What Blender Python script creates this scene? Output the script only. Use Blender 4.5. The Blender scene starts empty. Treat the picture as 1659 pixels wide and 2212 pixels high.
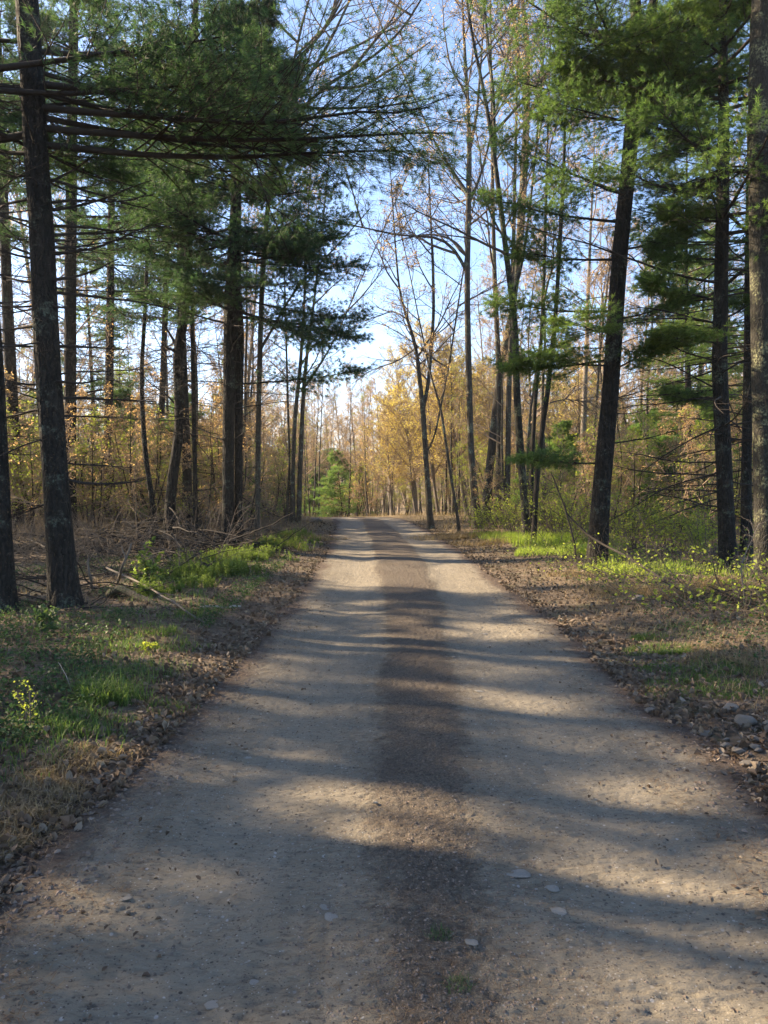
import bpy, math, numpy as np
from mathutils import Vector, Matrix

# ------------------------------------------------------------------ camera, sky, sun, exposure
sc = bpy.context.scene
COL = sc.collection
PITCH = math.radians(1.12)
CAM_H = 1.5
cam = bpy.data.cameras.new("camera")
cam.sensor_fit = 'HORIZONTAL'; cam.sensor_width = 36; cam.lens = 36
cam.clip_start = 0.05; cam.clip_end = 3000
camo = bpy.data.objects.new("camera", cam); COL.objects.link(camo)
camo.location = (0, 0, CAM_H); camo.rotation_euler = (math.pi/2 - PITCH, 0, 0)
sc.camera = camo

SUN_AZ, SUN_EL = math.radians(-69), math.radians(27)
world = bpy.data.worlds.new("World"); sc.world = world; world.use_nodes = True
wn = world.node_tree.nodes
sky = wn.new('ShaderNodeTexSky'); sky.sky_type = 'NISHITA'; sky.sun_disc = False
sky.sun_elevation = SUN_EL; sky.sun_rotation = SUN_AZ
sky.air_density = 0.72; sky.dust_density = 0.5; sky.ozone_density = 1.6
wn['Background'].inputs[1].default_value = 0.10
world.node_tree.links.new(sky.outputs[0], wn['Background'].inputs[0])
sun = bpy.data.lights.new("sun", 'SUN'); sun.energy = 5.0; sun.angle = math.radians(0.8); sun.color = (1.0, 0.79, 0.54)
suno = bpy.data.objects.new("sun", sun); COL.objects.link(suno)
TS = Vector((math.sin(SUN_AZ)*math.cos(SUN_EL), math.cos(SUN_AZ)*math.cos(SUN_EL), math.sin(SUN_EL)))
suno.rotation_euler = TS.to_track_quat('Z', 'Y').to_euler(); suno.location = TS*60
sc.view_settings.view_transform = 'Standard'; sc.view_settings.look = 'None'
sc.view_settings.gamma = 1.0; sc.view_settings.exposure = 2.2
sc.cycles.max_bounces = 6; sc.cycles.diffuse_bounces = 3; sc.cycles.transmission_bounces = 3
sc.cycles.use_adaptive_sampling = True

# ------------------------------------------------------------------ noise, ground shape, pixel rays
def rng_(s): return np.random.default_rng(s)
def _h(ix, iy, s):
    n = (ix*374761393 + iy*668265263 + s*1442695041) & 0x7fffffff
    n = ((n ^ (n >> 13))*1274126177) & 0x7fffffff
    return ((n ^ (n >> 16)) & 0xffff)/65535.0
def vnoise(x, y, s=0):
    x = np.asarray(x, float); y = np.asarray(y, float)
    ix = np.floor(x).astype(np.int64); iy = np.floor(y).astype(np.int64)
    fx = x-ix; fy = y-iy; fx = fx*fx*(3-2*fx); fy = fy*fy*(3-2*fy)
    return ((_h(ix, iy, s)*(1-fx)+_h(ix+1, iy, s)*fx)*(1-fy)+(_h(ix, iy+1, s)*(1-fx)+_h(ix+1, iy+1, s)*fx)*fy)*2-1
def fbm(x, y, o=4, s=0):
    v = 0; a = .5
    for i in range(o):
        v = v + a*vnoise(x, y, s+i*17); x = np.asarray(x)*2.03+5.1; y = np.asarray(y)*2.03+1.7; a *= .5
    return v
_py = np.linspace(-60, 700, 3801)
_pz = np.interp(_py, [-60, 8, 12, 18, 28, 36, 42, 50, 65, 90, 120, 160, 220, 320, 700],
                [0, 0, .04, .14, .32, .42, .40, .12, -.9, -1.8, -1.0, 3.0, 10, 20, 30])
_k = np.hanning(41); _k /= _k.sum()
_pz = np.convolve(np.pad(_pz, 20, 'edge'), _k, 'valid')
def prof(y): return np.interp(y, _py, _pz)
def cx(y): return np.interp(y, [-20, 0, 2, 4, 9.7, 18, 28, 36, 42, 50, 60, 80, 120], [.1, .12, .16, .24, .37, .27, -.15, -.62, -1.6, -5, -12, -30, -60])
def smooth(a, b, x): t = np.clip((x-a)/(b-a), 0, 1); return t*t*(3-2*t)
def ground(x, y):
    x = np.asarray(x, float); y = np.asarray(y, float)
    dx = x-cx(y); s = np.abs(dx)-1.72-.16*vnoise(x*.9, y*.9, 5)-.06*vnoise(x*4, y*4, 6)
    side = -.045+.06*smooth(-.25, .15, s)+.10*smooth(.1, 1.6, s)
    rough = smooth(0, .6, s)
    z = prof(y)+side+rough*(.035*fbm(x*1.6, y*1.6, 3, 7)+.10*smooth(1.5, 5, s)*fbm(x*.35, y*.35, 3, 8))
    z = z+smooth(4, 14, s)*.22+smooth(60, 260, np.abs(x))*9
    return z
def ray(u, v):
    dx, dz, dy = (u-829.5)/1659., (1106-v)/1659., 1.
    c, s = math.cos(PITCH), math.sin(PITCH)
    return np.array([dx, dy*c+dz*s, dz*c-dy*s])
def hit(u, v):
    r = ray(u, v); t = .5
    while t < 400:
        p = r*t
        if CAM_H+p[2] < float(ground(p[0], p[1])): break
        t *= 1.004
    p = r*t
    return np.array([p[0], p[1], float(ground(p[0], p[1]))])
def pt(u, v, d):
    r = ray(u, v); t = d/r[1]
    return np.array([r[0]*t, d, CAM_H+r[2]*t])
def W(w, d): return w/1659.*d

# ------------------------------------------------------------------ mesh building
class MB:
    def __init__(s): s.v = []; s.q = []; s.t = []; s.a = []; s.n = 0; s.p = []
    def add(s, V, Q=None, T=None, a=0.5):
        V = np.asarray(V, float).reshape(-1, 3)
        if Q is not None and len(Q): s.q.append(np.asarray(Q).reshape(-1, 4)+s.n)
        if T is not None and len(T): s.t.append(np.asarray(T).reshape(-1, 3)+s.n)
        s.a.append(np.broadcast_to(np.asarray(a, float), (len(V),)).copy()); s.v.append(V); s.n += len(V)
    def mesh(s, name, mat, smooth_=True, origin=None):
        V = np.concatenate(s.v)
        if origin is not None: V = V-np.asarray(origin)
        q = np.concatenate(s.q) if s.q else np.zeros((0, 4), int)
        t = np.concatenate(s.t) if s.t else np.zeros((0, 3), int)
        me = bpy.data.meshes.new(name)
        me.vertices.add(len(V)); me.vertices.foreach_set('co', V.astype(np.float32).ravel())
        li = np.concatenate([q.ravel(), t.ravel()]).astype(np.int32)
        me.loops.add(len(li)); me.loops.foreach_set('vertex_index', li)
        nf = len(q)+len(t); me.polygons.add(nf)
        ls = np.concatenate([np.arange(len(q))*4, len(q)*4+np.arange(len(t))*3]).astype(np.int32)
        me.polygons.foreach_set('loop_start', ls)
        me.polygons.foreach_set('use_smooth', np.full(nf, smooth_))
        at = me.attributes.new('var', 'FLOAT', 'POINT'); at.data.foreach_set('value', np.concatenate(s.a).astype(np.float32))
        me.update(calc_edges=True); me.materials.append(mat)
        return me
    def build(s, name, mat, parent=None, smooth_=True, origin=None):
        if s.n == 0: return None
        o = bpy.data.objects.new(name, s.mesh(name, mat, smooth_, origin)); COL.objects.link(o)
        if parent is not None: o.parent = parent
        return o
def tag(o, label=None, cat=None, group=None, kind=None):
    if label: o['label'] = label
    if cat: o['category'] = cat
    if group: o['group'] = group
    if kind: o['kind'] = kind
    return o
def thing(name, loc, label, cat, group=None):
    o = bpy.data.objects.new(name, None); o.empty_display_size = .2; COL.objects.link(o); o.location = Vector(loc)
    return tag(o, label, cat, group)

def nrm(a): return a/np.maximum(np.linalg.norm(a, axis=-1, keepdims=True), 1e-9)
def tubes(mb, P, R, sides=6, a=.5, cap=False):
    P = np.asarray(P, float); R = np.asarray(R, float); n, k, _ = P.shape
    T = nrm(np.gradient(P, axis=1)); mt = nrm(P[:, -1]-P[:, 0])
    ref = np.where(np.abs(mt[:, 2:3]) > .8, [[1., .1, 0]], [[0, 0, 1.]])[:, None, :]
    N = nrm(np.cross(T, ref)); B = np.cross(T, N)
    th = np.arange(sides)*2*np.pi/sides
    V = P[:, :, None]+R[..., None, None]*(np.cos(th)[None, None, :, None]*N[:, :, None]+np.sin(th)[None, None, :, None]*B[:, :, None])
    base = (np.arange(n)*k*sides)[:, None, None]; i = np.arange(k-1)[None, :, None]*sides; j = np.arange(sides)[None, None]; j2 = (j+1) % sides
    Q = np.stack([base+i+j, base+i+j2, base+i+sides+j2, base+i+sides+j], -1)
    a = np.asarray(a, float)
    av = np.repeat(a, k*sides) if a.ndim == 1 else a
    mb.add(V, Q.reshape(-1, 4), None, av)
    if cap:
        for ii in range(n):
            for e in (0, k-1):
                ring = V[ii, e]; c = ring.mean(0); VV = np.vstack([ring, c])
                f = [(j_, (j_+1) % sides, sides) if e else ((j_+1) % sides, j_, sides) for j_ in range(sides)]
                mb.add(VV, None, f, .95)
def grow(S, D, L, k, wob, up, rg):
    n = len(S); P = np.empty((n, k, 3)); P[:, 0] = S; d = nrm(D); st = (np.broadcast_to(L, (n,))/(k-1))[:, None]
    up = np.broadcast_to(up, (n,))
    for i in range(1, k):
        P[:, i] = P[:, i-1]+d*st
        d = d+rg.normal(0, wob, (n, 3)); d[:, 2] += up; d = nrm(d)
    return P
def spawn(P, m, t0, t1, ang, rg, planar=False, angj=.15):
    n, k, _ = P.shape
    t = t0+(t1-t0)*(np.arange(m)[None]+rg.random((n, m)))/m
    f = t*(k-1); i = np.minimum(f.astype(int), k-2); f = f-i; r = np.arange(n)[:, None]
    pos = P[r, i]*(1-f[..., None])+P[r, i+1]*f[..., None]; tan = nrm(P[r, i+1]-P[r, i])
    if planar:
        sgn = np.where((np.arange(m)[None]+rg.integers(0, 2, (n, 1))) % 2, 1., -1.)[..., None]
        perp = nrm(np.cross(tan, [0, 0, 1.])*sgn+rg.normal(0, .22, tan.shape))
    else:
        perp = nrm(np.cross(tan, rg.normal(0, 1, tan.shape)))
    an = ang+rg.normal(0, angj, t.shape); an = an[..., None]
    d = np.cos(an)*tan+np.sin(an)*perp
    return pos.reshape(-1, 3), d.reshape(-1, 3), t.ravel(), np.repeat(np.arange(n), m)
def needles(mb, S, D, n, ln, w, spread, rg, var=None):
    N = len(S)
    if N == 0: return
    d = nrm(nrm(D)[:, None]*1.0+rg.normal(0, spread, (N, n, 3)))
    L = ln*(.7+.5*rg.random((N, n, 1))); sd = nrm(np.cross(d, rg.normal(0, 1, (N, n, 3))))*w*.5
    b = S[:, None]+rg.normal(0, ln*.12, (N, n, 3)); tip = b+d*L
    tip[..., 2] -= ln*.12
    V = np.stack([b-sd, b+sd, tip], 2)
    v = rg.random(N) if var is None else var
    a = np.clip(np.repeat(v, n*3)+np.repeat(rg.normal(0, .08, N*n), 3), 0, 1)
    mb.add(V, None, np.arange(N*n*3).reshape(-1, 3), a)
def leaves(mb, S, size, rg, up=.3, var=None, fold=.25, aspect=.6, D=None):
    N = len(S)
    if N == 0: return
    d = nrm(rg.normal(0, 1, (N, 3))*[1, 1, .5]+(0 if D is None else D)); nn = nrm(rg.normal(0, 1, (N, 3))+[0, 0, up*4])
    sd = nrm(np.cross(d, nn)); nn = np.cross(sd, d); s = (np.broadcast_to(size, (N,))*(.6+.8*rg.random(N)))[:, None]
    w = s*aspect*.5; f = nn*s*fold*(rg.random((N, 1))*1.6-.3)
    V = np.stack([S, S+d*s*.3+sd*w+f, S+d*s*.72+sd*w*.8+f*1.2, S+d*s+nn*s*(rg.random((N, 1))-.5)*.4, S+d*s*.72-sd*w*.8+f*1.2, S+d*s*.3-sd*w+f], 1)
    b = (np.arange(N)*6)[:, None]
    Q = np.concatenate([b+[[0, 1, 2, 3]], b+[[3, 4, 5, 0]]]).reshape(-1, 4)
    mb.add(V, Q, None, np.repeat(rg.random(N) if var is None else var, 6))
def blades(mb, S, h, w, lean, rg, var=None):
    N = len(S)
    if N == 0: return
    d = nrm(rg.normal(0, 1, (N, 3))*[1, 1, 0]+1e-6); sd = nrm(np.cross(d, [0, 0, 1.]))*(w*.5); hh = (h*(.5+.8*rg.random(N)))[:, None]
    ln = lean*(.3+rg.random((N, 1))*1.2); up = np.array([0, 0, 1.])
    m1 = S+up*hh*.55+d*hh*ln*.35; tp = S+up*hh*(1-.35*ln)+d*hh*ln
    V = np.stack([S-sd, S+sd, m1+sd*.8, m1-sd*.8, tp], 1); b = (np.arange(N)*5)[:, None]
    mb.add(V, b+[[0, 1, 2, 3]], b+[[3, 2, 4]], np.repeat(rg.random(N) if var is None else var, 5))

# ------------------------------------------------------------------ materials
class NT:
    def __init__(s, name):
        s.m = bpy.data.materials.new(name); s.m.use_nodes = True; s.t = s.m.node_tree; s.n = s.t.nodes
        s.b = s.n['Principled BSDF']; s.b.inputs['Roughness'].default_value = .85; s.b.inputs['Specular IOR Level'].default_value = .25
    def lk(s, a, b):
        if isinstance(a, bpy.types.NodeSocket): s.t.links.new(a, b)
        else: b.default_value = a
    def co(s, scale=(1, 1, 1), out='Object'):
        c = s.n.new('ShaderNodeTexCoord'); m = s.n.new('ShaderNodeMapping'); m.inputs['Scale'].default_value = scale
        s.t.links.new(c.outputs[out], m.inputs[0]); return m.outputs[0]
    def noise(s, sc_, vec, det=4, rough=.6, out='Fac'):
        n = s.n.new('ShaderNodeTexNoise'); n.inputs['Scale'].default_value = sc_; n.inputs['Detail'].default_value = det; n.inputs['Roughness'].default_value = rough
        s.t.links.new(vec, n.inputs['Vector']); return n.outputs[out]
    def voro(s, sc_, vec, feat='F1', out='Distance', rnd=1):
        n = s.n.new('ShaderNodeTexVoronoi'); n.feature = feat; n.inputs['Scale'].default_value = sc_; n.inputs['Randomness'].default_value = rnd
        s.t.links.new(vec, n.inputs['Vector']); return n.outputs[out]
    def ramp(s, fac, stops, mode='LINEAR'):
        r = s.n.new('ShaderNodeValToRGB'); s.lk(fac, r.inputs[0]); e = r.color_ramp.elements; r.color_ramp.interpolation = mode
        while len(e) < len(stops): e.new(.5)
        for x, (p, c) in zip(e, stops):
            x.position = p; c = (c, c, c) if not isinstance(c, tuple) else c; x.color = (*c, 1)
        return r.outputs[0]
    def mix(s, f, a, b, mode='MIX'):
        m = s.n.new('ShaderNodeMix'); m.data_type = 'RGBA'; m.blend_type = mode
        s.lk(f, m.inputs[0])
        for v, i in ((a, 6), (b, 7)):
            s.lk((*v, 1) if isinstance(v, tuple) else v, m.inputs[i])
        return m.outputs[2]
    def math(s, op, a, b=0., c=None):
        m = s.n.new('ShaderNodeMath'); m.operation = op; s.lk(a, m.inputs[0]); s.lk(b, m.inputs[1])
        if c is not None: s.lk(c, m.inputs[2])
        return m.outputs[0]
    def attr(s, name, out='Fac'):
        a = s.n.new('ShaderNodeAttribute'); a.attribute_name = name; return a.outputs[out]
    def rand(s):
        return s.n.new('ShaderNodeObjectInfo').outputs['Random']
    def bump(s, h, dist, strength=1., nrm_=None):
        b = s.n.new('ShaderNodeBump'); b.inputs['Distance'].default_value = dist; b.inputs['Strength'].default_value = strength
        s.t.links.new(h, b.inputs['Height'])
        if nrm_ is not None: s.t.links.new(nrm_, b.inputs['Normal'])
        return b.outputs[0]
    def fin(s, col, normal=None, rough=None):
        s.lk((*col, 1) if isinstance(col, tuple) else col, s.b.inputs['Base Color'])
        if normal is not None: s.t.links.new(normal, s.b.inputs['Normal'])
        if rough is not None: s.lk(rough, s.b.inputs['Roughness'])
        return s.m
def leafmat(name, stops, trans=.45, rough=.6, tboost=1.6, objvar=True):
    m = NT(name); v = m.attr('var')
    if objvar:
        v = m.math('ADD', m.math('MULTIPLY', v, .75), m.math('MULTIPLY', m.rand(), .25))
    c = m.ramp(v, stops); m.fin(c, rough=rough)
    t = m.n.new('ShaderNodeBsdfTranslucent')
    tc = m.mix(1.0, c, (tboost, tboost*1.05, tboost*.7), 'MULTIPLY'); m.t.links.new(tc, t.inputs[0])
    x = m.n.new('ShaderNodeMixShader'); x.inputs[0].default_value = trans
    m.t.links.new(m.b.outputs[0], x.inputs[1]); m.t.links.new(t.outputs[0], x.inputs[2])
    m.t.links.new(x.outputs[0], m.n['Material Output'].inputs[0]); return m.m
def bark(name, dark, light, lichen, lichamt, zs=.22, sc_=16, dist=.02):
    m = NT(name); v = m.co((1, 1, zs)); vs = m.co((1, 1, 1))
    w = m.noise(3, vs, 3); 
    vv = m.n.new('ShaderNodeVectorMath'); vv.operation = 'MULTIPLY_ADD'
    m.t.links.new(m.noise(5, vs, 3, out='Color'), vv.inputs[0]); vv.inputs[1].default_value = (.12, .12, .1); m.t.links.new(v, vv.inputs[2])
    cr = m.voro(sc_, vv.outputs[0], 'DISTANCE_TO_EDGE'); n1 = m.noise(sc_*1.6, vv.outputs[0], 6, .7); n2 = m.noise(60, vs, 4, .7)
    plate = m.ramp(cr, [(0, 0.), (.22, 1.)])
    base = m.mix(plate, tuple(x*.45 for x in dark), dark); base = m.mix(m.ramp(n1, [(.35, 0.), (.75, 1.)]), base, light)
    li = m.math('MULTIPLY', m.ramp(m.noise(2.2, vs, 6, .75), [(.62-lichamt, 0.), (.70-lichamt, 1.)]), m.ramp(m.noise(28, vs, 4, .7), [(.42, 0.), (.6, 1.)]))
    base = m.mix(li, base, lichen)
    h = m.math('ADD', m.math('MULTIPLY', plate, .7), m.math('MULTIPLY', n1, .8)); h = m.math('ADD', h, m.math('MULTIPLY', n2, .25))
    return m.fin(base, m.bump(h, dist, .9), .95)

M = {}
M['pine_bark'] = bark('pine_bark', (.012, .010, .008), (.034, .030, .025), (.10, .115, .085), .08, dist=.035)
M['pine_bark_fine'] = bark('pine_bark_fine', (.018, .015, .012), (.036, .031, .026), (.12, .15, .09), .05, sc_=30, dist=.008)
M['hard_bark'] = bark('hard_bark', (.05, .042, .032), (.10, .084, .065), (.22, .26, .18), .09, zs=.14, sc_=26, dist=.01)
M['lichen_bark'] = bark('lichen_bark', (.02, .018, .014), (.045, .042, .034), (.18, .18, .10), .11, zs=.3, sc_=22, dist=.012)
def flat_twig(name, c):
    m = NT(name); return m.fin(m.mix(m.noise(8, m.co(), 3), tuple(x*.6 for x in c), tuple(x*1.4 for x in c)), None, .9)
M['twig'] = flat_twig('twig', (.11, .088, .07))
M['twig_sunlit'] = flat_twig('sunlit_twig', (.27, .20, .135))  # lighter copy of twig, sun on the woods behind put into the tone
M['grey_bark_sunlit'] = bark('grey_bark_sunlit', (.15, .125, .10), (.26, .22, .17), (.24, .27, .18), .08, zs=.14, sc_=26, dist=.01)  # hard_bark lightened so trunks in the woods behind look sunlit
M['twig_dark'] = flat_twig('dead_twig', (.028, .023, .019))
M['rotten'] = bark('rotten_wood', (.05, .042, .032), (.11, .095, .072), (.07, .09, .04), .1, sc_=30, dist=.012)
M['dead'] = flat_twig('dead_wood', (.13, .11, .09))
M['dead_pale'] = flat_twig('bleached_wood', (.28, .255, .21))
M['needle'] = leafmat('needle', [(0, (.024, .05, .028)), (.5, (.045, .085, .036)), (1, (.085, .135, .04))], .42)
M['needle_sunlit'] = leafmat('needle_sunlit', [(0, (.035, .07, .028)), (.5, (.07, .12, .036)), (1, (.13, .18, .045))], .5)  # brighter copy of needle with sun on the right crowns painted in
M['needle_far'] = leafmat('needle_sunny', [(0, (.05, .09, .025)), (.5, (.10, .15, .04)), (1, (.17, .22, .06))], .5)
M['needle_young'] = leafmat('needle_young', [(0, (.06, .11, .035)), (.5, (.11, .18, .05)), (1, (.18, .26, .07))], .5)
M['needle_brown'] = leafmat('needle_brown', [(0, (.07, .04, .024)), (.5, (.14, .085, .05)), (1, (.24, .17, .10))], .2)
M['bud_red'] = leafmat('bud_red', [(0, (.26, .15, .09)), (.5, (.38, .25, .15)), (1, (.46, .36, .2))], .5)
M['leaf_gold'] = leafmat('leaf_gold', [(0, (.42, .28, .06)), (.5, (.54, .42, .11)), (1, (.58, .53, .16))], .5)
M['leaf_lime'] = leafmat('leaf_lime', [(0, (.16, .2, .03)), (.5, (.24, .28, .05)), (1, (.33, .34, .06))], .5)
M['cover'] = leafmat('cover_leaf', [(0, (.025, .05, .02)), (.6, (.05, .09, .032)), (1, (.12, .16, .055))], .3)
M['grass'] = leafmat('grass_blade', [(0, (.035, .07, .02)), (.6, (.075, .13, .035)), (1, (.2, .26, .06))], .4)
M['straw'] = leafmat('straw', [(0, (.12, .085, .045)), (.5, (.24, .175, .10)), (1, (.36, .28, .17))], .3)
M['fern'] = leafmat('feather_green', [(0, (.05, .075, .022)), (.6, (.14, .19, .04)), (1, (.28, .34, .08))], .4)
M['grass_sunlit'] = leafmat('sunlit_grass', [(0, (.14, .20, .03)), (.6, (.24, .32, .05)), (1, (.36, .42, .09))], .5)  # brighter copy of grass_blade: sunlight of the right verge put into the colour
M['litter'] = leafmat('dead_leaf', [(0, (.055, .035, .022)), (.4, (.12, .085, .06)), (.8, (.2, .16, .12)), (.95, (.33, .29, .23)), (1, (.45, .42, .36))], .12, .8, 1.0)
def rockmat(name, a, b):
    m = NT(name); v = m.co(); c = m.mix(m.noise(9, v, 6, .7), a, b)
    c = m.mix(m.math('MULTIPLY', m.rand(), .5), c, tuple(x*.7 for x in a)); return m.fin(c, m.bump(m.noise(30, v, 6, .7), .01, .8), .9)
M['rock'] = rockmat('rock', (.14, .12, .10), (.26, .235, .2))
M['stone_pale'] = rockmat('pale_stone', (.20, .188, .165), (.34, .325, .29))
m = NT('gravel'); M['gravel'] = m.fin(m.mix(m.noise(25, m.co(), 2), m.ramp(m.attr('var'), [(0, (.05, .045, .04)), (.45, (.13, .11, .09)), (.85, (.16, .13, .105)), (1, (.26, .22, .18))]), (.15, .11, .085)), None, .9)

# forest floor
m = NT('forest_floor'); v = m.co(); n1 = m.noise(1.3, v, 5, .7); n2 = m.noise(9, v, 6, .7); n3 = m.voro(26, v, 'F1', 'Color')
sp = m.n.new('ShaderNodeSeparateColor'); m.t.links.new(n3, sp.inputs[0]); n4 = m.noise(70, v, 4, .7)
c = m.ramp(n2, [(.28, (.045, .032, .022)), (.5, (.10, .074, .05)), (.72, (.17, .13, .09))])
c = m.mix(m.ramp(sp.outputs[0], [(.45, 0.), (.95, .6)]), c, (.2, .155, .11))
c = m.mix(m.math('MULTIPLY', m.ramp(n1, [(.50, 0.), (.66, 1.)]), m.ramp(n4, [(.4, 0.), (.6, .75)])), c, (.05, .085, .025))
far = m.attr('var'); c = m.mix(far, c, m.mix(n2, (.09, .07, .035), (.24, .17, .085)))
h = m.math('ADD', m.math('MULTIPLY', m.voro(26, v, 'F1', 'Distance'), .8), m.math('ADD', n4, n2))
M['floor'] = m.fin(c, m.bump(h, .02, .8), .95)

# dirt road: 'var' is 0 in the wheel tracks and 1 in the centre strip; 'edge' is 1 along the verges
m = NT('dirt_road'); v = m.co(); vx = m.co((.8, 2.2, 1)); vt = m.co((1, .12, 1))
strip = m.attr('var'); edge = m.attr('edge')
n1 = m.noise(1.1, v, 4, .6); n2 = m.noise(21, vx, 6, .72); n3 = m.noise(120, v, 4, .8); n5 = m.noise(3.2, v, 5, .7); tr = m.noise(9, vt, 4, .6); trk = m.attr('track')
clay = m.mix(m.ramp(n5, [(.3, 0.), (.7, 1.)]), (.160, .138, .101), (.215, .186, .139))
clay = m.mix(m.ramp(n2, [(.40, .85), (.45, 0.)]), clay, (.085, .072, .06))
clay = m.mix(m.math('MULTIPLY', trk, .55), clay, (.26, .23, .176))
clay = m.mix(m.ramp(tr, [(.42, 0.), (.62, .5)]), clay, (.25, .218, .165))
clay = m.mix(m.ramp(n3, [(.62, 0.), (.72, .5)]), clay, (.30, .275, .24))
for vs_, th in ((48, .80), (105, .70)):
    vd = m.voro(vs_, v); vc = m.n.new('ShaderNodeSeparateColor'); m.t.links.new(m.voro(vs_, v, 'F1', 'Color'), vc.inputs[0])
    clay = m.mix(m.math('MULTIPLY', m.ramp(vd, [(.25, 1.), (.38, 0.)]), m.math('GREATER_THAN', vc.outputs[0], th)), clay, m.ramp(vc.outputs[1], [(0, (.05, .043, .036)), (.5, (.12, .10, .082)), (.75, (.26, .24, .21)), (1, (.38, .36, .33))]))
grit = m.ramp(m.noise(75, v, 5, .8), [(.34, (.04, .033, .025)), (.46, (.10, .082, .062)), (.56, (.16, .132, .10)), (.68, (.28, .24, .185))])
grit = m.mix(m.ramp(n1, [(.4, 0.), (.65, .55)]), grit, (.095, .072, .054))
sm = m.ramp(m.math('ADD', strip, m.math('MULTIPLY', m.math('SUBTRACT', m.noise(9, v, 6, .85), .5), 2.2)), [(.32, 0.), (.72, .95)])
c = m.mix(sm, clay, grit)
em = m.ramp(m.math('ADD', edge, m.math('MULTIPLY', m.math('SUBTRACT', m.noise(8, v, 6, .8), .5), 1.2)), [(.35, 0.), (.8, 1.)])
c = m.mix(em, c, m.mix(n3, (.045, .033, .026), (.13, .095, .07)))
h = m.math('ADD', m.math('MULTIPLY', n2, 1.2), m.math('MULTIPLY', n3, .35)); h = m.math('ADD', h, m.math('MULTIPLY', m.math('MULTIPLY', m.noise(75, v, 5, .8), sm), 1.0))
M['road'] = m.fin(c, m.bump(h, .022, 1.), .92)

# ------------------------------------------------------------------ ground and road sheets
def grid(xs, ys, zf, name, mat, varf, edgef=None):
    X, Y = np.meshgrid(xs, ys); X, Y, Z = zf(X, Y); ny, nx = X.shape
    mb = MB(); i = np.arange(ny-1)[:, None]*nx; j = np.arange(nx-1)[None]
    Q = np.stack([i+j, i+j+1, i+nx+j+1, i+nx+j], -1).reshape(-1, 4)
    mb.add(np.stack([X, Y, Z], -1), Q, None, np.broadcast_to(varf(X, Y), X.shape).ravel())
    o = mb.build(name, mat)
    if edgef is not None:
        at = o.data.attributes.new('edge', 'FLOAT', 'POINT'); at.data.foreach_set('value', edgef(X, Y).ravel().astype(np.float32))
        at = o.data.attributes.new('track', 'FLOAT', 'POINT'); dd = np.abs(X-cx(Y)); at.data.foreach_set('value', (np.exp(-((dd-.82)/.30)**2)*(.75+.25*vnoise(X*3, Y*.6, 36))).ravel().astype(np.float32))
    return o
xn = np.arange(-7, 7.01, .045); xo = 7+np.cumsum(.06*1.055**np.arange(1, 106)); xo = xo[xo < 700]
xs = np.concatenate([-xo[::-1], xn, xo])
ys = np.concatenate([[-60, -40, -25, -15, -9, -5, -3, -1.5, -.5, .2], .5*np.exp(np.arange(0, 7.24, .0105))])
def gz(X, Y): return X, Y, ground(X, Y)
o = grid(xs, ys, gz, 'ground', M['floor'], lambda X, Y: smooth(18, 34, Y)*.75)
tag(o, kind='structure')

def tracks(X, Y):  # offset in the road, centre strip mask
    dx = X-cx(Y)
    c = np.interp(Y, [0, 2.7, 4, 7.6, 14, 19, 30], [-.04, -.04, -.03, -.02, .02, .05, 0])
    hw = np.interp(Y, [0, 2.7, 4, 7.6, 14, 19, 30, 40], [.17, .2, .25, .31, .48, .52, .48, .4])
    nz = .07*vnoise(X*2.5, Y*.8, 31)
    return dx, (.8+.2*smooth(2.6, 7, Y))*(1-smooth(hw-.16, hw+.16, np.abs(dx-c)+nz))
def rz(X, Y):
    X = X+cx(Y); return X, Y, roadz(X, Y)
def roadz(X, Y):
    dx, st = tracks(X, Y)
    z = prof(Y)+.004
    z = z-.022*np.exp(-((np.abs(dx)-.85)/.33)**2)+.012*st
    near = np.clip(1.6-Y/18, .15, 1)
    z = z+.014*fbm(X*1.1, Y*1.3, 3, 41)+.004*near*fbm(X*5, Y*9, 3, 42)
    dm = fbm(X*15, Y*40, 3, 43); z = z+near*(.0035*dm-.005*smooth(.16, .34, -dm))+near*.0045*fbm(X*34, Y*62, 2, 48)
    z = z+near*(.004+st*.007)*fbm(X*45, Y*45, 2, 44)
    wash = smooth(16, 22, Y)*(1-smooth(40, 46, Y)); z = z+wash*.028*np.sin(Y*2*np.pi/.85+1.8*vnoise(X*.6, Y*.2, 45))*(.6+.4*vnoise(X*.8, Y*.5, 46))
    z = z-.11*smooth(1.6, 2.25, np.abs(dx))
    return z
xr = np.arange(-2.25, 2.26, .0105)
yr = np.concatenate([[-8, -4, -1, .3], .8*np.exp(np.arange(0, 4.65, .0036))])
def var_r(X, Y): return tracks(X, Y)[1]
def edge_r(X, Y): return smooth(1.15, 1.75, np.abs(X-cx(Y))+.1*vnoise(X*1.5, Y*1.1, 33))
o = grid(xr, yr, rz, 'road', M['road'], var_r, edge_r)
tag(o, kind='structure')

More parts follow.
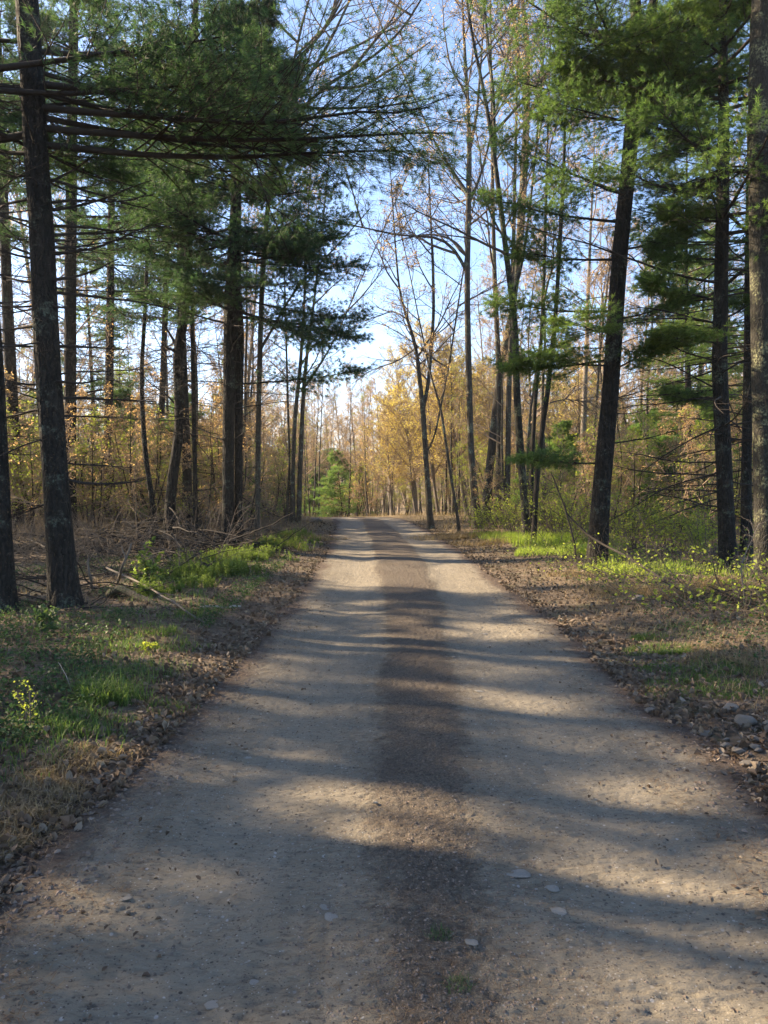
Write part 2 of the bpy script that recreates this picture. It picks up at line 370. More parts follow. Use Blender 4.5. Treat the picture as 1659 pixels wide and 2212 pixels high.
# ------------------------------------------------------------------ trees
def resample(P, n):
    P = np.asarray(P, float); s = np.r_[0, np.cumsum(np.linalg.norm(np.diff(P, axis=0), axis=1))]; t = np.linspace(0, s[-1], n)
    return np.stack([np.interp(t, s, P[:, i]) for i in range(3)], 1), t/s[-1]
def smoothpath(P, R, n):
    Q, t = resample(P, n); s = np.r_[0, np.cumsum(np.linalg.norm(np.diff(np.asarray(P), axis=0), axis=1))]; r = np.interp(t*s[-1], s, R)
    w = max(3, n//12)|1; k = np.ones(w)/w
    Qs = np.stack([np.convolve(np.pad(Q[:, i], w//2, 'reflect', reflect_type='odd'), k, 'valid') for i in range(3)], 1)
    return Qs, np.convolve(np.pad(r, w//2, 'edge'), k, 'valid')
def trunk_mesh(mb, P, R, sides, rg, flare=.28, rough=.07, seed=0, dz=.12):
    L = np.linalg.norm(np.diff(P, axis=0), axis=1).sum(); n = max(8, int(L/dz)); Q, r = smoothpath(P, R, n)
    z = Q[:, 2]-Q[0, 2]; r = r*(1+flare*np.exp(-np.maximum(z, 0)/.28))
    Q[0, 2] -= .25
    th = np.arange(sides)*2*np.pi/sides
    k0 = mb.n; tubes(mb, Q[None], r[None], sides, .3)
    V = mb.v[-1].reshape(n, sides, 3); c = Q[:, None]
    ang = np.broadcast_to(th, (n, sides)); hz = np.broadcast_to(z[:, None], (n, sides))
    nz = rough*(fbm(np.cos(ang)*2+seed, np.sin(ang)*2+hz*.9, 4, seed)+.7*fbm(ang*sides/6.28*.45+seed, hz*1.1, 2, seed+9))
    nz = nz+.22*np.exp(-np.maximum(hz, 0)/.3)*vnoise(ang*1.2+seed, hz*0, seed+3)
    mb.v[-1] = (c+(V-c)*(1+nz[..., None])).reshape(-1, 3)
    return Q, r
def interp_path(Q, z):
    z0 = Q[:, 2]; return np.stack([np.interp(z, z0, Q[:, 0]), np.interp(z, z0, Q[:, 1]), z], -1)

def needle_branch(wb, nb, P, R0, lvl, rg, n=14, ln=.10, w=.007, dens=1., tip=.85):
    """P (n,k,3) main axes of live pine limbs; adds side branches, twigs and needle tufts"""
    k = P.shape[1]; L = np.linalg.norm(P[:, -1]-P[:, 0], axis=1)
    tubes(wb, P, R0[:, None]*np.linspace(1, .18, k)[None], 6)
    m2 = lvl[0]; S, D, t, pi = spawn(P, m2, .22, .98, .95, rg, True)
    L2 = (L[pi]*.42*(1.1-tip*t)+.12)*(.7+.6*rg.random(len(t))); P2 = grow(S, D, L2, 5, .10, .02, rg)
    tubes(wb, P2, (R0[pi]*.30*(1.1-.6*t))[:, None].clip(.003)*np.linspace(1, .3, 5)[None], 3)
    m3 = lvl[1]; S, D, t3, p3 = spawn(P2, m3, .2, .98, .8, rg, True)
    L3 = (L2[p3]*.38+.05)*(.7+.6*rg.random(len(t3))); P3 = grow(S, D, L3, 3, .10, .05, rg)
    if lvl[2]: tubes(wb, P3, np.full((len(P3), 3), .0022), 3)
    bv = rg.random(len(P))  # per limb tone
    v3 = np.clip(.25+.5*bv[pi[p3]]+rg.normal(0, .14, len(p3)), 0, 1)
    for f in lvl[3]:
        i = f*2; a = P3[:, int(i)]; b = P3[:, min(int(i)+1, 2)]; ps = a+(b-a)*(i-int(i))
        keep = rg.random(len(ps)) < dens
        needles(nb, ps[keep], (P3[:, 2]-P3[:, 0])[keep]/L3[keep][:, None]+[0, 0, .12], n, ln, w, .55, rg, v3[keep])
    v2 = np.clip(.3+.5*bv[pi]+rg.normal(0, .14, len(pi)), 0, 1)
    needles(nb, P2[:, -1], P2[:, -1]-P2[:, -2], n+4, ln, w, .6, rg, v2)
    needles(nb, P2[:, 2], P2[:, 2]-P2[:, 1], n, ln, w, .7, rg, v2)
    needles(nb, P[:, -1], P[:, -1]-P[:, -2], n+8, ln, w, .6, rg, bv)

def dead_branches(wb, S, D, L, R, rg, m2=6, m3=4, k=9, up=-.006, wob=.07, twig=.0022):
    P = grow(S, D, L, k, wob, up, rg); tubes(wb, P, R[:, None]*np.linspace(1, .22, k)[None], 5)
    if m2 == 0: return P
    S2, D2, t, pi = spawn(P, m2, .25, .97, .75, rg, True, .3); L2 = L[pi]*.38*(1.15-t)*(.5+rg.random(len(t)))+.08
    P2 = grow(S2, D2, L2, 5, .14, -.01, rg); tubes(wb, P2, (R[pi]*.34).clip(twig)[:, None]*np.linspace(1, .4, 5)[None], 3)
    if m3:
        S3, D3, t3, p3 = spawn(P2, m3, .25, 1, .8, rg, False, .3); P3 = grow(S3, D3, L2[p3]*.4*(.5+rg.random(len(t3)))+.04, 3, .15, 0, rg)
        tubes(wb, P3, np.full((len(P3), 3), twig)*[1, .8, .5], 3)
    return P

def fromdir(az, el):
    return np.stack([np.cos(az)*np.cos(el), np.sin(az)*np.cos(el), np.sin(el)], -1)

def pine(label, pts, d, H, needle='needle', live=(42, 4.5, 1.), dead=(30, .8, .5), seed=0, hero=(), herodead=(), lvl=(26, 7, True, (.5, 1.)), nn=16, nw=.0085, nl=.10,
         bark_='pine_bark', sides=20, name='pine_tree', dz=.12, cat='pine tree', droop=.0, livel=3.4, azbias=None, extra=()):
    """pts: (u, v, width) of the trunk in the photograph, standing at depth d"""
    rg = rng_(seed); P = []; R = []
    for i, (u, v, w) in enumerate(pts):
        q = pt(u, v, d)
        if i == 0: q[2] = float(ground(q[0], q[1]))
        P.append(q); R.append(W(w, d)/2)
    top = P[-1]; dr = P[-1]-P[-2]; dr = dr/np.linalg.norm(dr); dr = nrm(dr*.6+np.array([0, 0, .4]))
    if top[2] < H-1:
        P.append(top+dr*(H-top[2])*.5); R.append(R[-1]*.62); P.append(P[-1]+np.array([dr[0]*.3, dr[1]*.3, 1])*(H-top[2])*.5); R.append(.02)
    base = P[0].copy(); root = thing(name, base, label, cat)
    tb = MB(); Q, r = trunk_mesh(tb, P, R, sides, rg, seed=seed, dz=dz)
    for e in extra:   # second stems
        EP = [pt(u, v, d+.15) for u, v, w in e]; ER = [W(w, d)/2 for u, v, w in e]
        if EP[0][2] < 1.2: EP[0][2] = float(ground(EP[0][0], EP[0][1]))-.05
        q_, r_ = smoothpath(EP, ER, max(8, int(len(EP)*5))); tubes(tb, q_[None], r_[None], 12, .3)
    wb, nb, db = MB(), MB(), MB()
    n, z0, dens = live; zt = Q[-1, 2]
    if n:
        u_ = np.sort(rg.random(n)); z = z0+(zt-.3-z0)*u_**.9; S = interp_path(Q, z)
        az = rg.random(n)*2*np.pi
        if azbias is not None: az = azbias[0]+(rg.random(n)*2-1)*azbias[1]
        L = livel*(1.15-.85*((z-z0)/(zt-z0))**1.3)*(.6+.6*rg.random(n)); el = -.12+.55*(z-z0)/(zt-z0)+rg.normal(0, .1, n)+droop
        PP = grow(S, fromdir(az, el), L, 9, .045, .012, rg)
        needle_branch(wb, nb, PP, .008+.011*L, lvl, rg, nn, nl, nw, dens)
    for (zu, zv, L, u1, v1, dd) in hero:   # live limb from trunk pixel height to an end pixel at depth d+dd
        s = interp_path(Q, np.array([pt(zu, zv, d)[2]]))[0]; e = pt(u1, v1, d+dd)
        mid = (s+e)/2+np.array([0, 0, -.05*np.linalg.norm(e-s)]); k = 13; t = np.linspace(0, 1, k)[:, None]
        C = (1-t)**2*s+2*t*(1-t)*mid+t*t*e; C = C+fbm(t*4+seed+zv, t*0+[[0, 3, 7]], 2, seed)*.09*t*L/3
        needle_branch(wb, nb, C[None], np.array([.008+.0075*L]), (int(lvl[0]*(1.6 if L > 4.5 else 1)),)+lvl[1:], rg, nn, nl, nw, 1., .74 if L > 4.5 else .85)
    nd, z1, z2, Ld = dead if len(dead) == 4 else (dead[0], dead[1], z0+1, dead[2])
    if nd:
        z = z1+(z2-z1)*rg.random(nd); S = interp_path(Q, z); az = rg.random(nd)*2*np.pi; L = Ld*(.4+rg.random(nd))
        dead_branches(db, S, fromdir(az, rg.normal(-.02, .16, nd)), L, .005+.0055*L, rg)
    for (zu, zv, u1, v1, dd, rr, tw) in herodead:
        s = interp_path(Q, np.array([pt(zu, zv, d)[2]]))[0]; e = pt(u1, v1, d+dd); L = np.array([np.linalg.norm(e-s)])
        dead_branches(db, s[None], (e-s)[None]-[[0, 0, (.02+.09*rg.random())*L[0]]], L*(.75+.35*rg.random()), np.array([rr]), rg, 8 if tw else 0, 3 if tw else 0, up=.02*rg.random()+.004, wob=.07)
    tb.build('trunk', M[bark_], root, origin=base)
    wb.build('limbs', M['twig_dark'], root, origin=base); nb.build('crown', M[needle], root, False, base)
    db.build('dead_branches', M['twig_dark'], root, origin=base)
    return root

def hardwood(label, pts, d, H, seed=0, forks=(), n1=16, z0=4., leafm='bud_red', leafn=2, leafs=.03, bark_='hard_bark', sides=14, name='bare_tree', lvl=(6, 5, 3),
             L1=3.2, herolimbs=(), cat='tree', group=None, twr=.003):
    rg = rng_(seed); P = []; R = []
    for i, (u, v, w) in enumerate(pts):
        q = pt(u, v, d)
        if i == 0: q[2] = float(ground(q[0], q[1]))
        P.append(q); R.append(W(w, d)/2)
    top = P[-1]; dr = nrm(P[-1]-P[-2]); dr = nrm(dr+np.array([0, 0, .5]))
    if H and top[2] < H-1:
        P.append(top+dr*(H-top[2])*.6); R.append(R[-1]*.5); P.append(P[-1]+dr*(H-top[2])*.4); R.append(.015)
    base = P[0].copy(); root = thing(name, base, label, cat, group)
    tb, wb, lb = MB(), MB(), MB(); Q, r = trunk_mesh(tb, P, R, sides, rg, .35, .04, seed, .2)
    mains = [(Q, r)]
    for f in forks:
        EP = [pt(u, v, d+.3*j/len(f)) for j, (u, v, w) in enumerate(f)]; ER = [W(w, d)/2 for u, v, w in f]
        if f[0][1] > 1080: EP[0][2] = float(ground(EP[0][0], EP[0][1]))-.1
        dr = nrm(EP[-1]-EP[-2]+np.array([0, 0, .3])*np.linalg.norm(EP[-1]-EP[-2]))
        if H and EP[-1][2] < H-2: EP.append(EP[-1]+dr*(H-EP[-1][2])*.8); ER.append(.02)
        q_, r_ = smoothpath(EP, ER, 30); tubes(tb, q_[None], r_[None], 10, .3); mains.append((q_, r_))
    crown_on(wb, lb, mains, z0, n1, L1, lvl, rg, leafn, leafs, twr)
    for f in herolimbs:
        EP = [pt(u, v, d+dd) for u, v, dd in f[1]]; q_, r_ = smoothpath(EP, np.linspace(f[0], f[0]*.3, len(EP)), 14)
        tubes(wb, q_[None], r_[None], 6)
        S, D, t, pi = spawn(q_[None], 14, .25, 1, .6, rg); L = 1.4*(1.2-t)*(.6+.6*rg.random(len(t))); limb(wb, lb, S, D, L, lvl[1:], rg, leafn, leafs, twr)
    tb.build('trunk', M[bark_], root, origin=base); wb.build('limbs', M['twig'], root, origin=base)
    lb.build('crown', M[leafm], root, False, base)
    return root
def limb(wb, lb, S, D, L, lv, rg, leafn, leafs, twr):
    P = grow(S, D, L, 6, .10, .03, rg); r = (.006+.008*L); tubes(wb, P, r[:, None]*np.linspace(1, .3, 6)[None], 4)
    cur, Lc, rc = P, L, r
    for i, m_ in enumerate(lv):
        S, D, t, pi = spawn(cur, m_, .2, 1., .7, rg, False, .2); Lc = Lc[pi]*.5*(1.15-.5*t)*(.6+.7*rg.random(len(t)))+.05; rc = (rc[pi]*.45).clip(twr)
        k = 4 if i == 0 else 3; cur = grow(S, D, Lc, k, .13, .05, rg); tubes(wb, cur, rc[:, None]*np.linspace(1, .5, k)[None], 3)
    if leafn:
        ps = np.concatenate([cur[:, -1]]+[cur[:, -1]*(1-f)+cur[:, 1]*f for f in rg.random(leafn-1)]) if leafn > 1 else cur[:, -1]
        leaves(lb, ps, leafs, rg, .1, None, .2, .7)
def crown_on(wb, lb, mains, z0, n1, L1, lvl, rg, leafn, leafs, twr):
    for mi, (Q, r) in enumerate(mains):
        zt = Q[-1, 2]; zb = max(z0, Q[0, 2]+.5); n = n1 if mi == 0 else max(4, int(n1*.55))
        if zt-zb < 1: continue
        z = zb+(zt-zb)*((np.arange(n)+rg.random(n))/n)**.9; o_ = np.argsort(Q[:, 2]); S = interp_path(Q[o_], z); q = (z-zb)/(zt-zb)
        L = L1*(1.1-.75*q)*(.55+.7*rg.random(n)); el = .55+.45*q+rg.normal(0, .15, n); az = rg.random(n)*2*np.pi+np.arange(n)*2.4
        P = grow(S, fromdir(az, el), L, 8, .09, .045, rg); r1 = .008+.0105*L; tubes(wb, P, r1[:, None]*np.linspace(1, .25, 8)[None], 5)
        S, D, t, pi = spawn(P, lvl[0], .22, .98, .65, rg, False, .2); L2 = L[pi]*.5*(1.15-.6*t)*(.6+.7*rg.random(len(t)))
        limb(wb, lb, S, D, L2, lvl[1:], rg, leafn, leafs, twr)

# ---- templates for the woods behind (built once at the first place, then copied)
def tmpl_hardwood(seed, H, r0, z0, n1, L1, lvl, leafm, leafn, leafs, twr=.006, stems=1, wob=.03, bark_='grey_bark_sunlit'):
    rg = rng_(seed); tb, wb, lb = MB(), MB(), MB(); mains = []
    for s in range(stems):
        k = 14; a = rg.random()*6.28; P = grow(np.array([[.0, 0, -.3]])+rg.normal(0, .08, (1, 3))*(stems > 1)*[1, 1, 0], np.array([[math.cos(a)*.12*(stems > 1)*2+rg.normal(0, .03), math.sin(a)*.12*(stems > 1)*2, 1.]]), np.array([H*(1-.2*s/stems)]), k, wob, .02, rg)[0]
        R = np.linspace(1, .12, k)**1.1*r0*(1-.25*s/max(1, stems)); Q, r = smoothpath(P, R, 26); r[:2] *= 1.35; tubes(tb, Q[None], r[None], 8, .3); mains.append((Q, r))
    crown_on(wb, lb, mains, z0, n1, L1, lvl, rg, leafn, leafs, twr)
    return [('trunk', tb.mesh('trunk', M[bark_]))]+[('limbs', wb.mesh('limbs', M['twig_sunlit']))]+([('crown', lb.mesh('crown', M[leafm], False))] if leafn else [])
def tmpl_pine(seed, H, r0, z0, n, Ll, lvl, nn, nl, nw, mat_, ndead=30, el0=-.1):
    rg = rng_(seed); tb, wb, nb = MB(), MB(), MB()
    P = grow(np.array([[0, 0, -.3]]), np.array([[rg.normal(0, .03), rg.normal(0, .03), 1.]]), np.array([H]), 12, .012, .02, rg)[0]
    Q, r = smoothpath(P, np.linspace(1, .08, 12)*r0, 30); r[:2] *= 1.3; tubes(tb, Q[None], r[None], 9, .3)
    zt = Q[-1, 2]; z = z0+(zt-.1-z0)*(np.arange(n)+rg.random(n))/n; S = interp_path(Q, z); q = (z-z0)/(zt-z0)
    L = Ll*(1.1-.92*q)*(.6+.6*rg.random(n)); az = rg.random(n)*6.28+np.arange(n)*2.4
    PP = grow(S, fromdir(az, el0+.6*q+rg.normal(0, .1, n)), L, 7, .05, .015, rg); needle_branch(wb, nb, PP, .006+.01*L, lvl, rg, nn, nl, nw)
    if ndead:
        zd = .8+(z0)*rg.random(ndead); L = .5+1.4*rg.random(ndead); dead_branches(wb, interp_path(Q, zd), fromdir(rg.random(ndead)*6.28, rg.normal(0, .15, ndead)), L, .006+.005*L, rg, 4, 0, 6, twig=.004)
    return [('trunk', tb.mesh('trunk', M['pine_bark'])), ('limbs', wb.mesh('limbs', M['twig_dark'])), ('crown', nb.mesh('crown', M[mat_], False))]
def place(tm, name, x, y, rot, s, label, cat, group, sz=None, tilt=0):
    r = thing(name, (x, y, float(ground(x, y))-.02), label, cat, group); r.rotation_euler = (tilt, 0, rot); r.scale = (s, s, sz or s)
    for nm, me in tm:
        c = bpy.data.objects.new(nm, me); COL.objects.link(c); c.parent = r
    return r

def Dp(u, v): return float(hit(u, v)[1])

# ------------------------------------------------------------------ the pines along the left verge
pine('thick grey pine at the left verge with its long limb over the road',
     [(140, 1310, 60), (128, 1150, 54), (118, 1000, 53), (103, 800, 52), (90, 500, 50), (74, 250, 48), (58, 0, 46)], Dp(140, 1310), 10.5,
     live=(9, 5.8, 1.), dead=(30, 2.2, 6.5, 1.3), seed=11, sides=40, dz=.045, nw=.0065, lvl=(22, 7, True, (.5, 1.)), livel=3.0, azbias=(1.6, 2.0),
     hero=((75, 275, 5, 960, 285, .3), (78, 180, 5, 880, 215, 1.), (70, 250, 4, 760, 330, 1.4), (72, 232, 5, 930, 235, -.5), (80, 312, 4.8, 900, 320, .9), (65, 110, 3.6, 560, 110, .8), 
           (66, 150, 3, 520, 250, 2.), (75, 230, 2.5, 330, 190, 1.2), (60, 90, 3, -200, 60, .5), (80, 330, 3, -160, 300, 1.)),
     herodead=((100, 440, 385, 385, .5, .022, 1), (102, 490, 380, 455, .8, .02, 1), (103, 535, 340, 520, -.3, .018, 1), (106, 605, 305, 577, -.6, .024, 0), (110, 660, 198, 656, -.4, .02, 0), (112, 822, 215, 818, -.4, .024, 0), (95, 385, 400, 420, 1.2, .024, 1), (98, 455, 430, 430, 0.6, .024, 1), (101, 510, 400, 480, 1.0, .024, 1), (103, 550, 430, 520, 0.8, .024, 1), (107, 630, 380, 640, 1.1, .024, 1), (113, 745, 300, 760, 0.9, .024, 1), (119, 860, 320, 850, 0.5, .024, 1), (127, 1030, 350, 1060, 0.8, .024, 1), (97, 430, -80, 420, 0.5, .024, 1), (111, 700, -60, 720, 0.6, .024, 1), (120, 880, -50, 890, 0.6, .024, 1), (95, 400, 300, 330, 1, .02, 1), (104, 560, -60, 545, .5, .02, 1), (106, 610, -60, 590, .3, .022, 1), (112, 660, -60, 650, .2, .018, 1), (112, 830, -60, 822, .3, .018, 1), (122, 1080, 20, 1110, .4, .022, 1), (118, 900, 330, 880, 1., .016, 1), (120, 1000, 300, 990, .8, .014, 1), (100, 380, -50, 370, 1, .02, 1)))
pine('rough pine trunk cut off by the left edge of the view',
     [(8, 1320, 54), (2, 1150, 44), (-4, 1000, 42), (-12, 800, 38), (-34, 500, 36), (-56, 0, 32)], Dp(8, 1320), 10.5,
     live=(8, 5.3, 1.), dead=(26, 2, 6.5, 1.1), seed=12, sides=32, dz=.06, livel=2.8, azbias=(1.2, 2.2))
pine('dark straight pine close behind the thick grey trunk on the left', [(152, 1150, 24), (152, 900, 24), (152, 600, 24), (155, 300, 22), (160, 0, 18)], Dp(152, 1150), 17,
     live=(33, 8.8, 1.), dead=(46, 2.5, 9, 1.6), seed=13, livel=3.2, nw=.012, nn=14, lvl=(20, 6, False, (.5, 1.)))
pine('pine trunk between the left edge and the thick grey pine', [(38, 1140, 26), (28, 900, 24), (18, 700, 23), (8, 450, 20), (0, 200, 16)], Dp(35, 1140), 18,
     live=(27, 8.8, 1.), dead=(40, 2, 9, 1.6), seed=14, livel=3., nw=.012, nn=14, lvl=(20, 6, False, (.5, 1.)))
pine('paler slim pine third from the left edge, deeper in the wood', [(228, 1150, 20), (235, 900, 18), (240, 500, 15), (243, 300, 12)], Dp(230, 1150)+6, 19,
     live=(27, 5.3, 1.), dead=(36, 2, 8, 1.5), seed=15, livel=2.8, nw=.014, nn=13, lvl=(20, 6, False, (.5, 1.)))
pine('leaning dark tree with a kinked trunk above the brush pile', [(365, 1180, 27), (366, 1100, 23), (376, 1000, 22), (387, 948, 20), (387, 850, 20), (382, 763, 22), (397, 698, 20), (404, 620, 18), (410, 450, 16), (418, 250, 17), (422, 50, 14)],
     Dp(365, 1180), 15, live=(36, 6.8, 1.), dead=(52, 3., 9, 1.5), seed=16, livel=2.8, nw=.010, nn=16, sides=24, dz=.07, lvl=(14, 5, True, (1.,)),
     herodead=((382, 763, 345, 742, -.2, .04, 0), (382, 763, 352, 670, .1, .05, 0), (398, 880, 300, 790, .3, .03, 1), (390, 900, 480, 1050, .3, .02, 1)))
pine('short-branched dark pine just right of the leaning kinked tree', [(404, 1165, 22), (404, 1000, 19), (400, 900, 17), (392, 700, 17), (390, 500, 14)], Dp(398, 1160), 15,
     live=(27, 7.3, 1.), dead=(60, 1.2, 8, 1.2), seed=17, livel=2.4, nw=.012, nn=14, lvl=(20, 6, False, (.5, 1.)))
pine('thin dark pole pine right of the kinked tree', [(423, 1160, 11), (421, 1000, 10), (418, 860, 9), (415, 700, 8)], Dp(425, 1180), 12,
     live=(14, 5.8, 1.), dead=(34, 1.2, 7, 1.1), seed=18, livel=1.6, nw=.012, nn=13, lvl=(10, 4, False, (1.,)))
pine('thin leaning pole tree left of the kinked tree', [(338, 1160, 13), (326, 1060, 11), (315, 998, 11), (308, 900, 10), (305, 800, 9), (312, 700, 8)], Dp(340, 1180)+1, 13,
     live=(14, 5.8, 1.), dead=(26, 1.6, 7, 1.0), seed=19, livel=1.6, nw=.012, nn=13, lvl=(10, 4, False, (1.,)))
pine('dark pine directly behind the kinked tree', [(338, 1130, 15), (343, 998, 14), (350, 873, 13), (356, 700, 12), (362, 500, 11)], Dp(350, 1125), 18,
     live=(31, 8.8, 1.), dead=(40, 2, 9, 1.4), seed=20, livel=2.8, nw=.014, nn=13, lvl=(20, 6, False, (.5, 1.)))
pine('broad dark double-trunked pine with a heavy crown left of the road',
     [(492, 1185, 28), (493, 1060, 25), (494, 900, 25), (496, 760, 27), (502, 640, 34), (508, 500, 26), (512, 350, 20), (516, 200, 16)], Dp(493, 1185), 13.2,
     live=(51, 5.8, 1.), dead=(30, 2, 6.5, 1.5), seed=21, livel=2.5, nw=.010, nn=16, sides=26, dz=.07, lvl=(26, 7, True, (.5, 1.)), extra=([(515, 1160, 19), (515, 1000, 18), (516, 850, 18), (518, 720, 20), (512, 640, 20)],),
     hero=((502, 640, 3, 782, 690, .5), (505, 560, 3, 775, 575, 1), (505, 500, 3, 750, 470, .5), (508, 430, 3, 720, 400, 0), (508, 400, 3, 690, 330, .6), (503, 660, 3, 700, 740, -1), (497, 830, 2.6, 765, 800, 0),
           (500, 700, 2.5, 300, 640, -.5), (503, 600, 3, 320, 560, .5), (505, 520, 3, 340, 450, -.6), (508, 440, 3, 350, 370, .4), (503, 620, 3, 640, 600, -2.2), (506, 540, 3, 640, 500, -2.4), (505, 580, 2.6, 420, 600, -2)),
     herodead=((500, 930, 560, 870, .2, .012, 1), (496, 1050, 640, 1150, -.6, .014, 1), (496, 1000, 610, 1080, -.8, .012, 1)))

# ------------------------------------------------------------------ the pines of the right verge
pine('tall pine with dark furrowed bark leaning right, nearest the right verge, with bright tufts above',
     [(1291, 1223, 45), (1294, 1120, 40), (1304, 1000, 38), (1319, 848, 34), (1328, 700, 34), (1336, 580, 33), (1354, 400, 31), (1368, 250, 31), (1379, 100, 32), (1372, 0, 20)], Dp(1292, 1223), 13.5, needle='needle_sunlit',
     live=(20, 8.8, 1.), dead=(18, 2.5, 9, 1.4), seed=31, sides=44, dz=.045, livel=2.6, nw=.009, nn=17, lvl=(26, 7, True, (.5, 1.)), extra=([(1383, 110, 26), (1405, 40, 21), (1420, -40, 18), (1440, -160, 14)],),
     hero=((1328, 672, 2.6, 1075, 655, -.3), (1320, 775, 2.4, 1095, 800, .3), (1318, 790, 2, 1135, 765, -.6), (1300, 1000, 2, 1125, 990, .4), (1345, 480, 2.8, 1055, 430, .2), (1352, 420, 2.8, 1080, 300, .4),
           (1340, 560, 2.6, 1110, 545, .6), (1366, 260, 2.4, 1170, 235, -.3), (1370, 200, 2.2, 1235, 165, .3), (1376, 110, 2.4, 1200, 20, .5), (1366, 230, 2.4, 1560, 190, .2), (1356, 350, 2, 1500, 300, .6),
           (1340, 540, 2.2, 1490, 500, -.4), (1328, 690, 2, 1480, 650, .4), (1318, 800, 1.8, 1430, 740, -.5), (1378, 60, 2.4, 1560, 20, -.5), (1350, 420, 2.2, 1250, 380, -1.8), (1325, 720, 2, 1230, 690, -1.5)),
     herodead=((1350, 158, 1255, 40, -.2, .045, 0), (1366, 130, 1100, 0, .2, .022, 1), (1320, 960, 1480, 915, .2, .018, 1)))
pine('dark pine on the right with many bare drooping side branches',
     [(1574, 1238, 38), (1568, 1100, 34), (1564, 998, 33), (1554, 798, 31), (1557, 648, 29), (1562, 400, 26), (1563, 250, 22), (1562, 100, 18)], Dp(1574, 1238), 13, needle='needle_sunlit',
     live=(40, 6.0, 1.), dead=(84, 1.2, 7.4, 1.9), seed=32, sides=32, dz=.06, livel=2.6, nw=.009, nn=17, lvl=(26, 7, True, (.5, 1.)),
     hero=((1562, 330, 2.4, 1400, 270, -.4), (1562, 300, 2.4, 1380, 160, .3), (1562, 480, 2, 1440, 450, -.3), (1562, 180, 2.4, 1350, 90, -.5), (1562, 120, 2.4, 1440, 20, -.8), (1562, 560, 2, 1420, 545, .7), (1560, 650, 2.2, 1400, 610, .3), (1560, 740, 2, 1430, 720, -.4), (1560, 690, 2, 1650, 640, .5), (1562, 860, 1.8, 1450, 850, .5)),
     herodead=((1562, 432, 1180, 318, .3, .03, 1), (1557, 612, 1095, 485, .3, .028, 1), (1557, 470, 1290, 455, .2, .022, 1), (1560, 700, 1330, 640, .4, .02, 1), (1562, 860, 1340, 860, .3, .02, 1),
               (1562, 920, 1330, 1000, -.3, .02, 1), (1564, 1000, 1300, 960, .3, .016, 1), (1566, 1060, 1330, 1050, -.4, .015, 1), (1560, 780, 1350, 720, .2, .02, 1)))
pine('slim pine between the dark branchy pine and the lichened trunk at the right edge', [(1612, 1205, 24), (1612, 1000, 21), (1616, 848, 20), (1618, 600, 18), (1622, 300, 15)], Dp(1612, 1200), 15, needle='needle_sunlit',
     live=(31, 6.3, 1.), dead=(60, 1., 8, 1.7), seed=33, livel=2.6, nw=.010, nn=16, lvl=(13, 5, True, (1.,)))
hardwood('pale lichen-covered trunk at the right edge of the view, lit along its left side', [(1656, 1225, 46), (1650, 1000, 42), (1646, 800, 42), (1642, 500, 44), (1640, 200, 42), (1644, 0, 38)], 12.2, 15, 41, bark_='lichen_bark',
         sides=32, z0=9, n1=8, name='lichened_tree', leafn=1, forks=())

# ------------------------------------------------------------------ named broadleaf trees
hardwood('forked bare tree with a wavy trunk nearest the right side of the crest', [(930, 1143, 15), (924, 1050, 11), (919, 973, 11), (914, 888, 12), (907, 823, 9), (899, 748, 8), (880, 690, 6), (864, 640, 5), (856, 560, 4)], Dp(928, 1142), 15, 51,
         forks=([(914, 880, 10), (924, 840, 8), (932, 748, 8), (937, 673, 7), (935, 560, 6), (930, 470, 4)], [(914, 990, 3), (938, 950, 4), (952, 880, 4), (968, 800, 4)]), n1=14, z0=5.5, L1=2.8,
         herolimbs=((.03, [(901, 750, 0), (860, 780, .2), (800, 800, .4), (760, 830, .5)]), (.03, [(880, 690, 0), (850, 670, .3), (800, 690, .5), (770, 650, .8)])), leafs=.04)
hardwood('tall straight tree with mossy dark bark right of the forked wavy tree', [(1032, 1138, 22), (1024, 1050, 15), (1017, 973, 13), (1014, 848, 13), (1010, 698, 13), (1009, 600, 12), (1012, 450, 12), (1014, 325, 11), (1012, 240, 8), (1003, 100, 6)], Dp(1030, 1142), 24, 52,
         forks=([(1011, 420, 9), (990, 390, 8), (965, 350, 6), (940, 310, 4)], [(1012, 440, 8), (1035, 390, 6), (1052, 330, 5)], [(1009, 590, 8), (985, 540, 7), (960, 515, 6), (925, 508, 5), (880, 512, 3.5)], [(1013, 330, 8), (1030, 250, 6), (1040, 120, 4)]), n1=16, z0=9, L1=3.6,
         herolimbs=((.05, [(1012, 560, 0), (985, 520, .3), (940, 505, .5), (890, 510, .8), (830, 530, 1.)]), (.04, [(1010, 420, 0), (960, 350, .3), (900, 330, .8)])), leafs=.045)
hardwood('leaning tree curving right, crossing in front of the two straight grey poles', [(1047, 1128, 18), (1053, 1050, 18), (1062, 973, 18), (1072, 880, 17), (1084, 773, 16), (1102, 698, 14), (1116, 600, 14), (1128, 450, 17), (1138, 250, 14), (1140, 100, 11), (1128, 0, 9)], Dp(1048, 1128), 27, 53,
         n1=18, z0=11, L1=3.8, forks=([(1138, 260, 9), (1165, 200, 7), (1195, 130, 5), (1215, 60, 4)], [(1139, 230, 8), (1120, 120, 7), (1105, 0, 5)]), leafs=.05)
hardwood('straight grey pole behind the leaning tree', [(1075, 1132, 15), (1078, 1000, 13), (1080, 880, 12), (1076, 760, 11), (1068, 600, 10), (1064, 400, 7)], Dp(1074, 1131), 25, 54, n1=14, z0=10, leafs=.05)
hardwood('pale grey straight pole right beside the leaning tree', [(1094, 1134, 14), (1097, 1000, 12), (1099, 848, 11), (1104, 700, 10), (1110, 500, 8)], Dp(1094, 1132), 23, 55, n1=14, z0=9, leafs=.05)
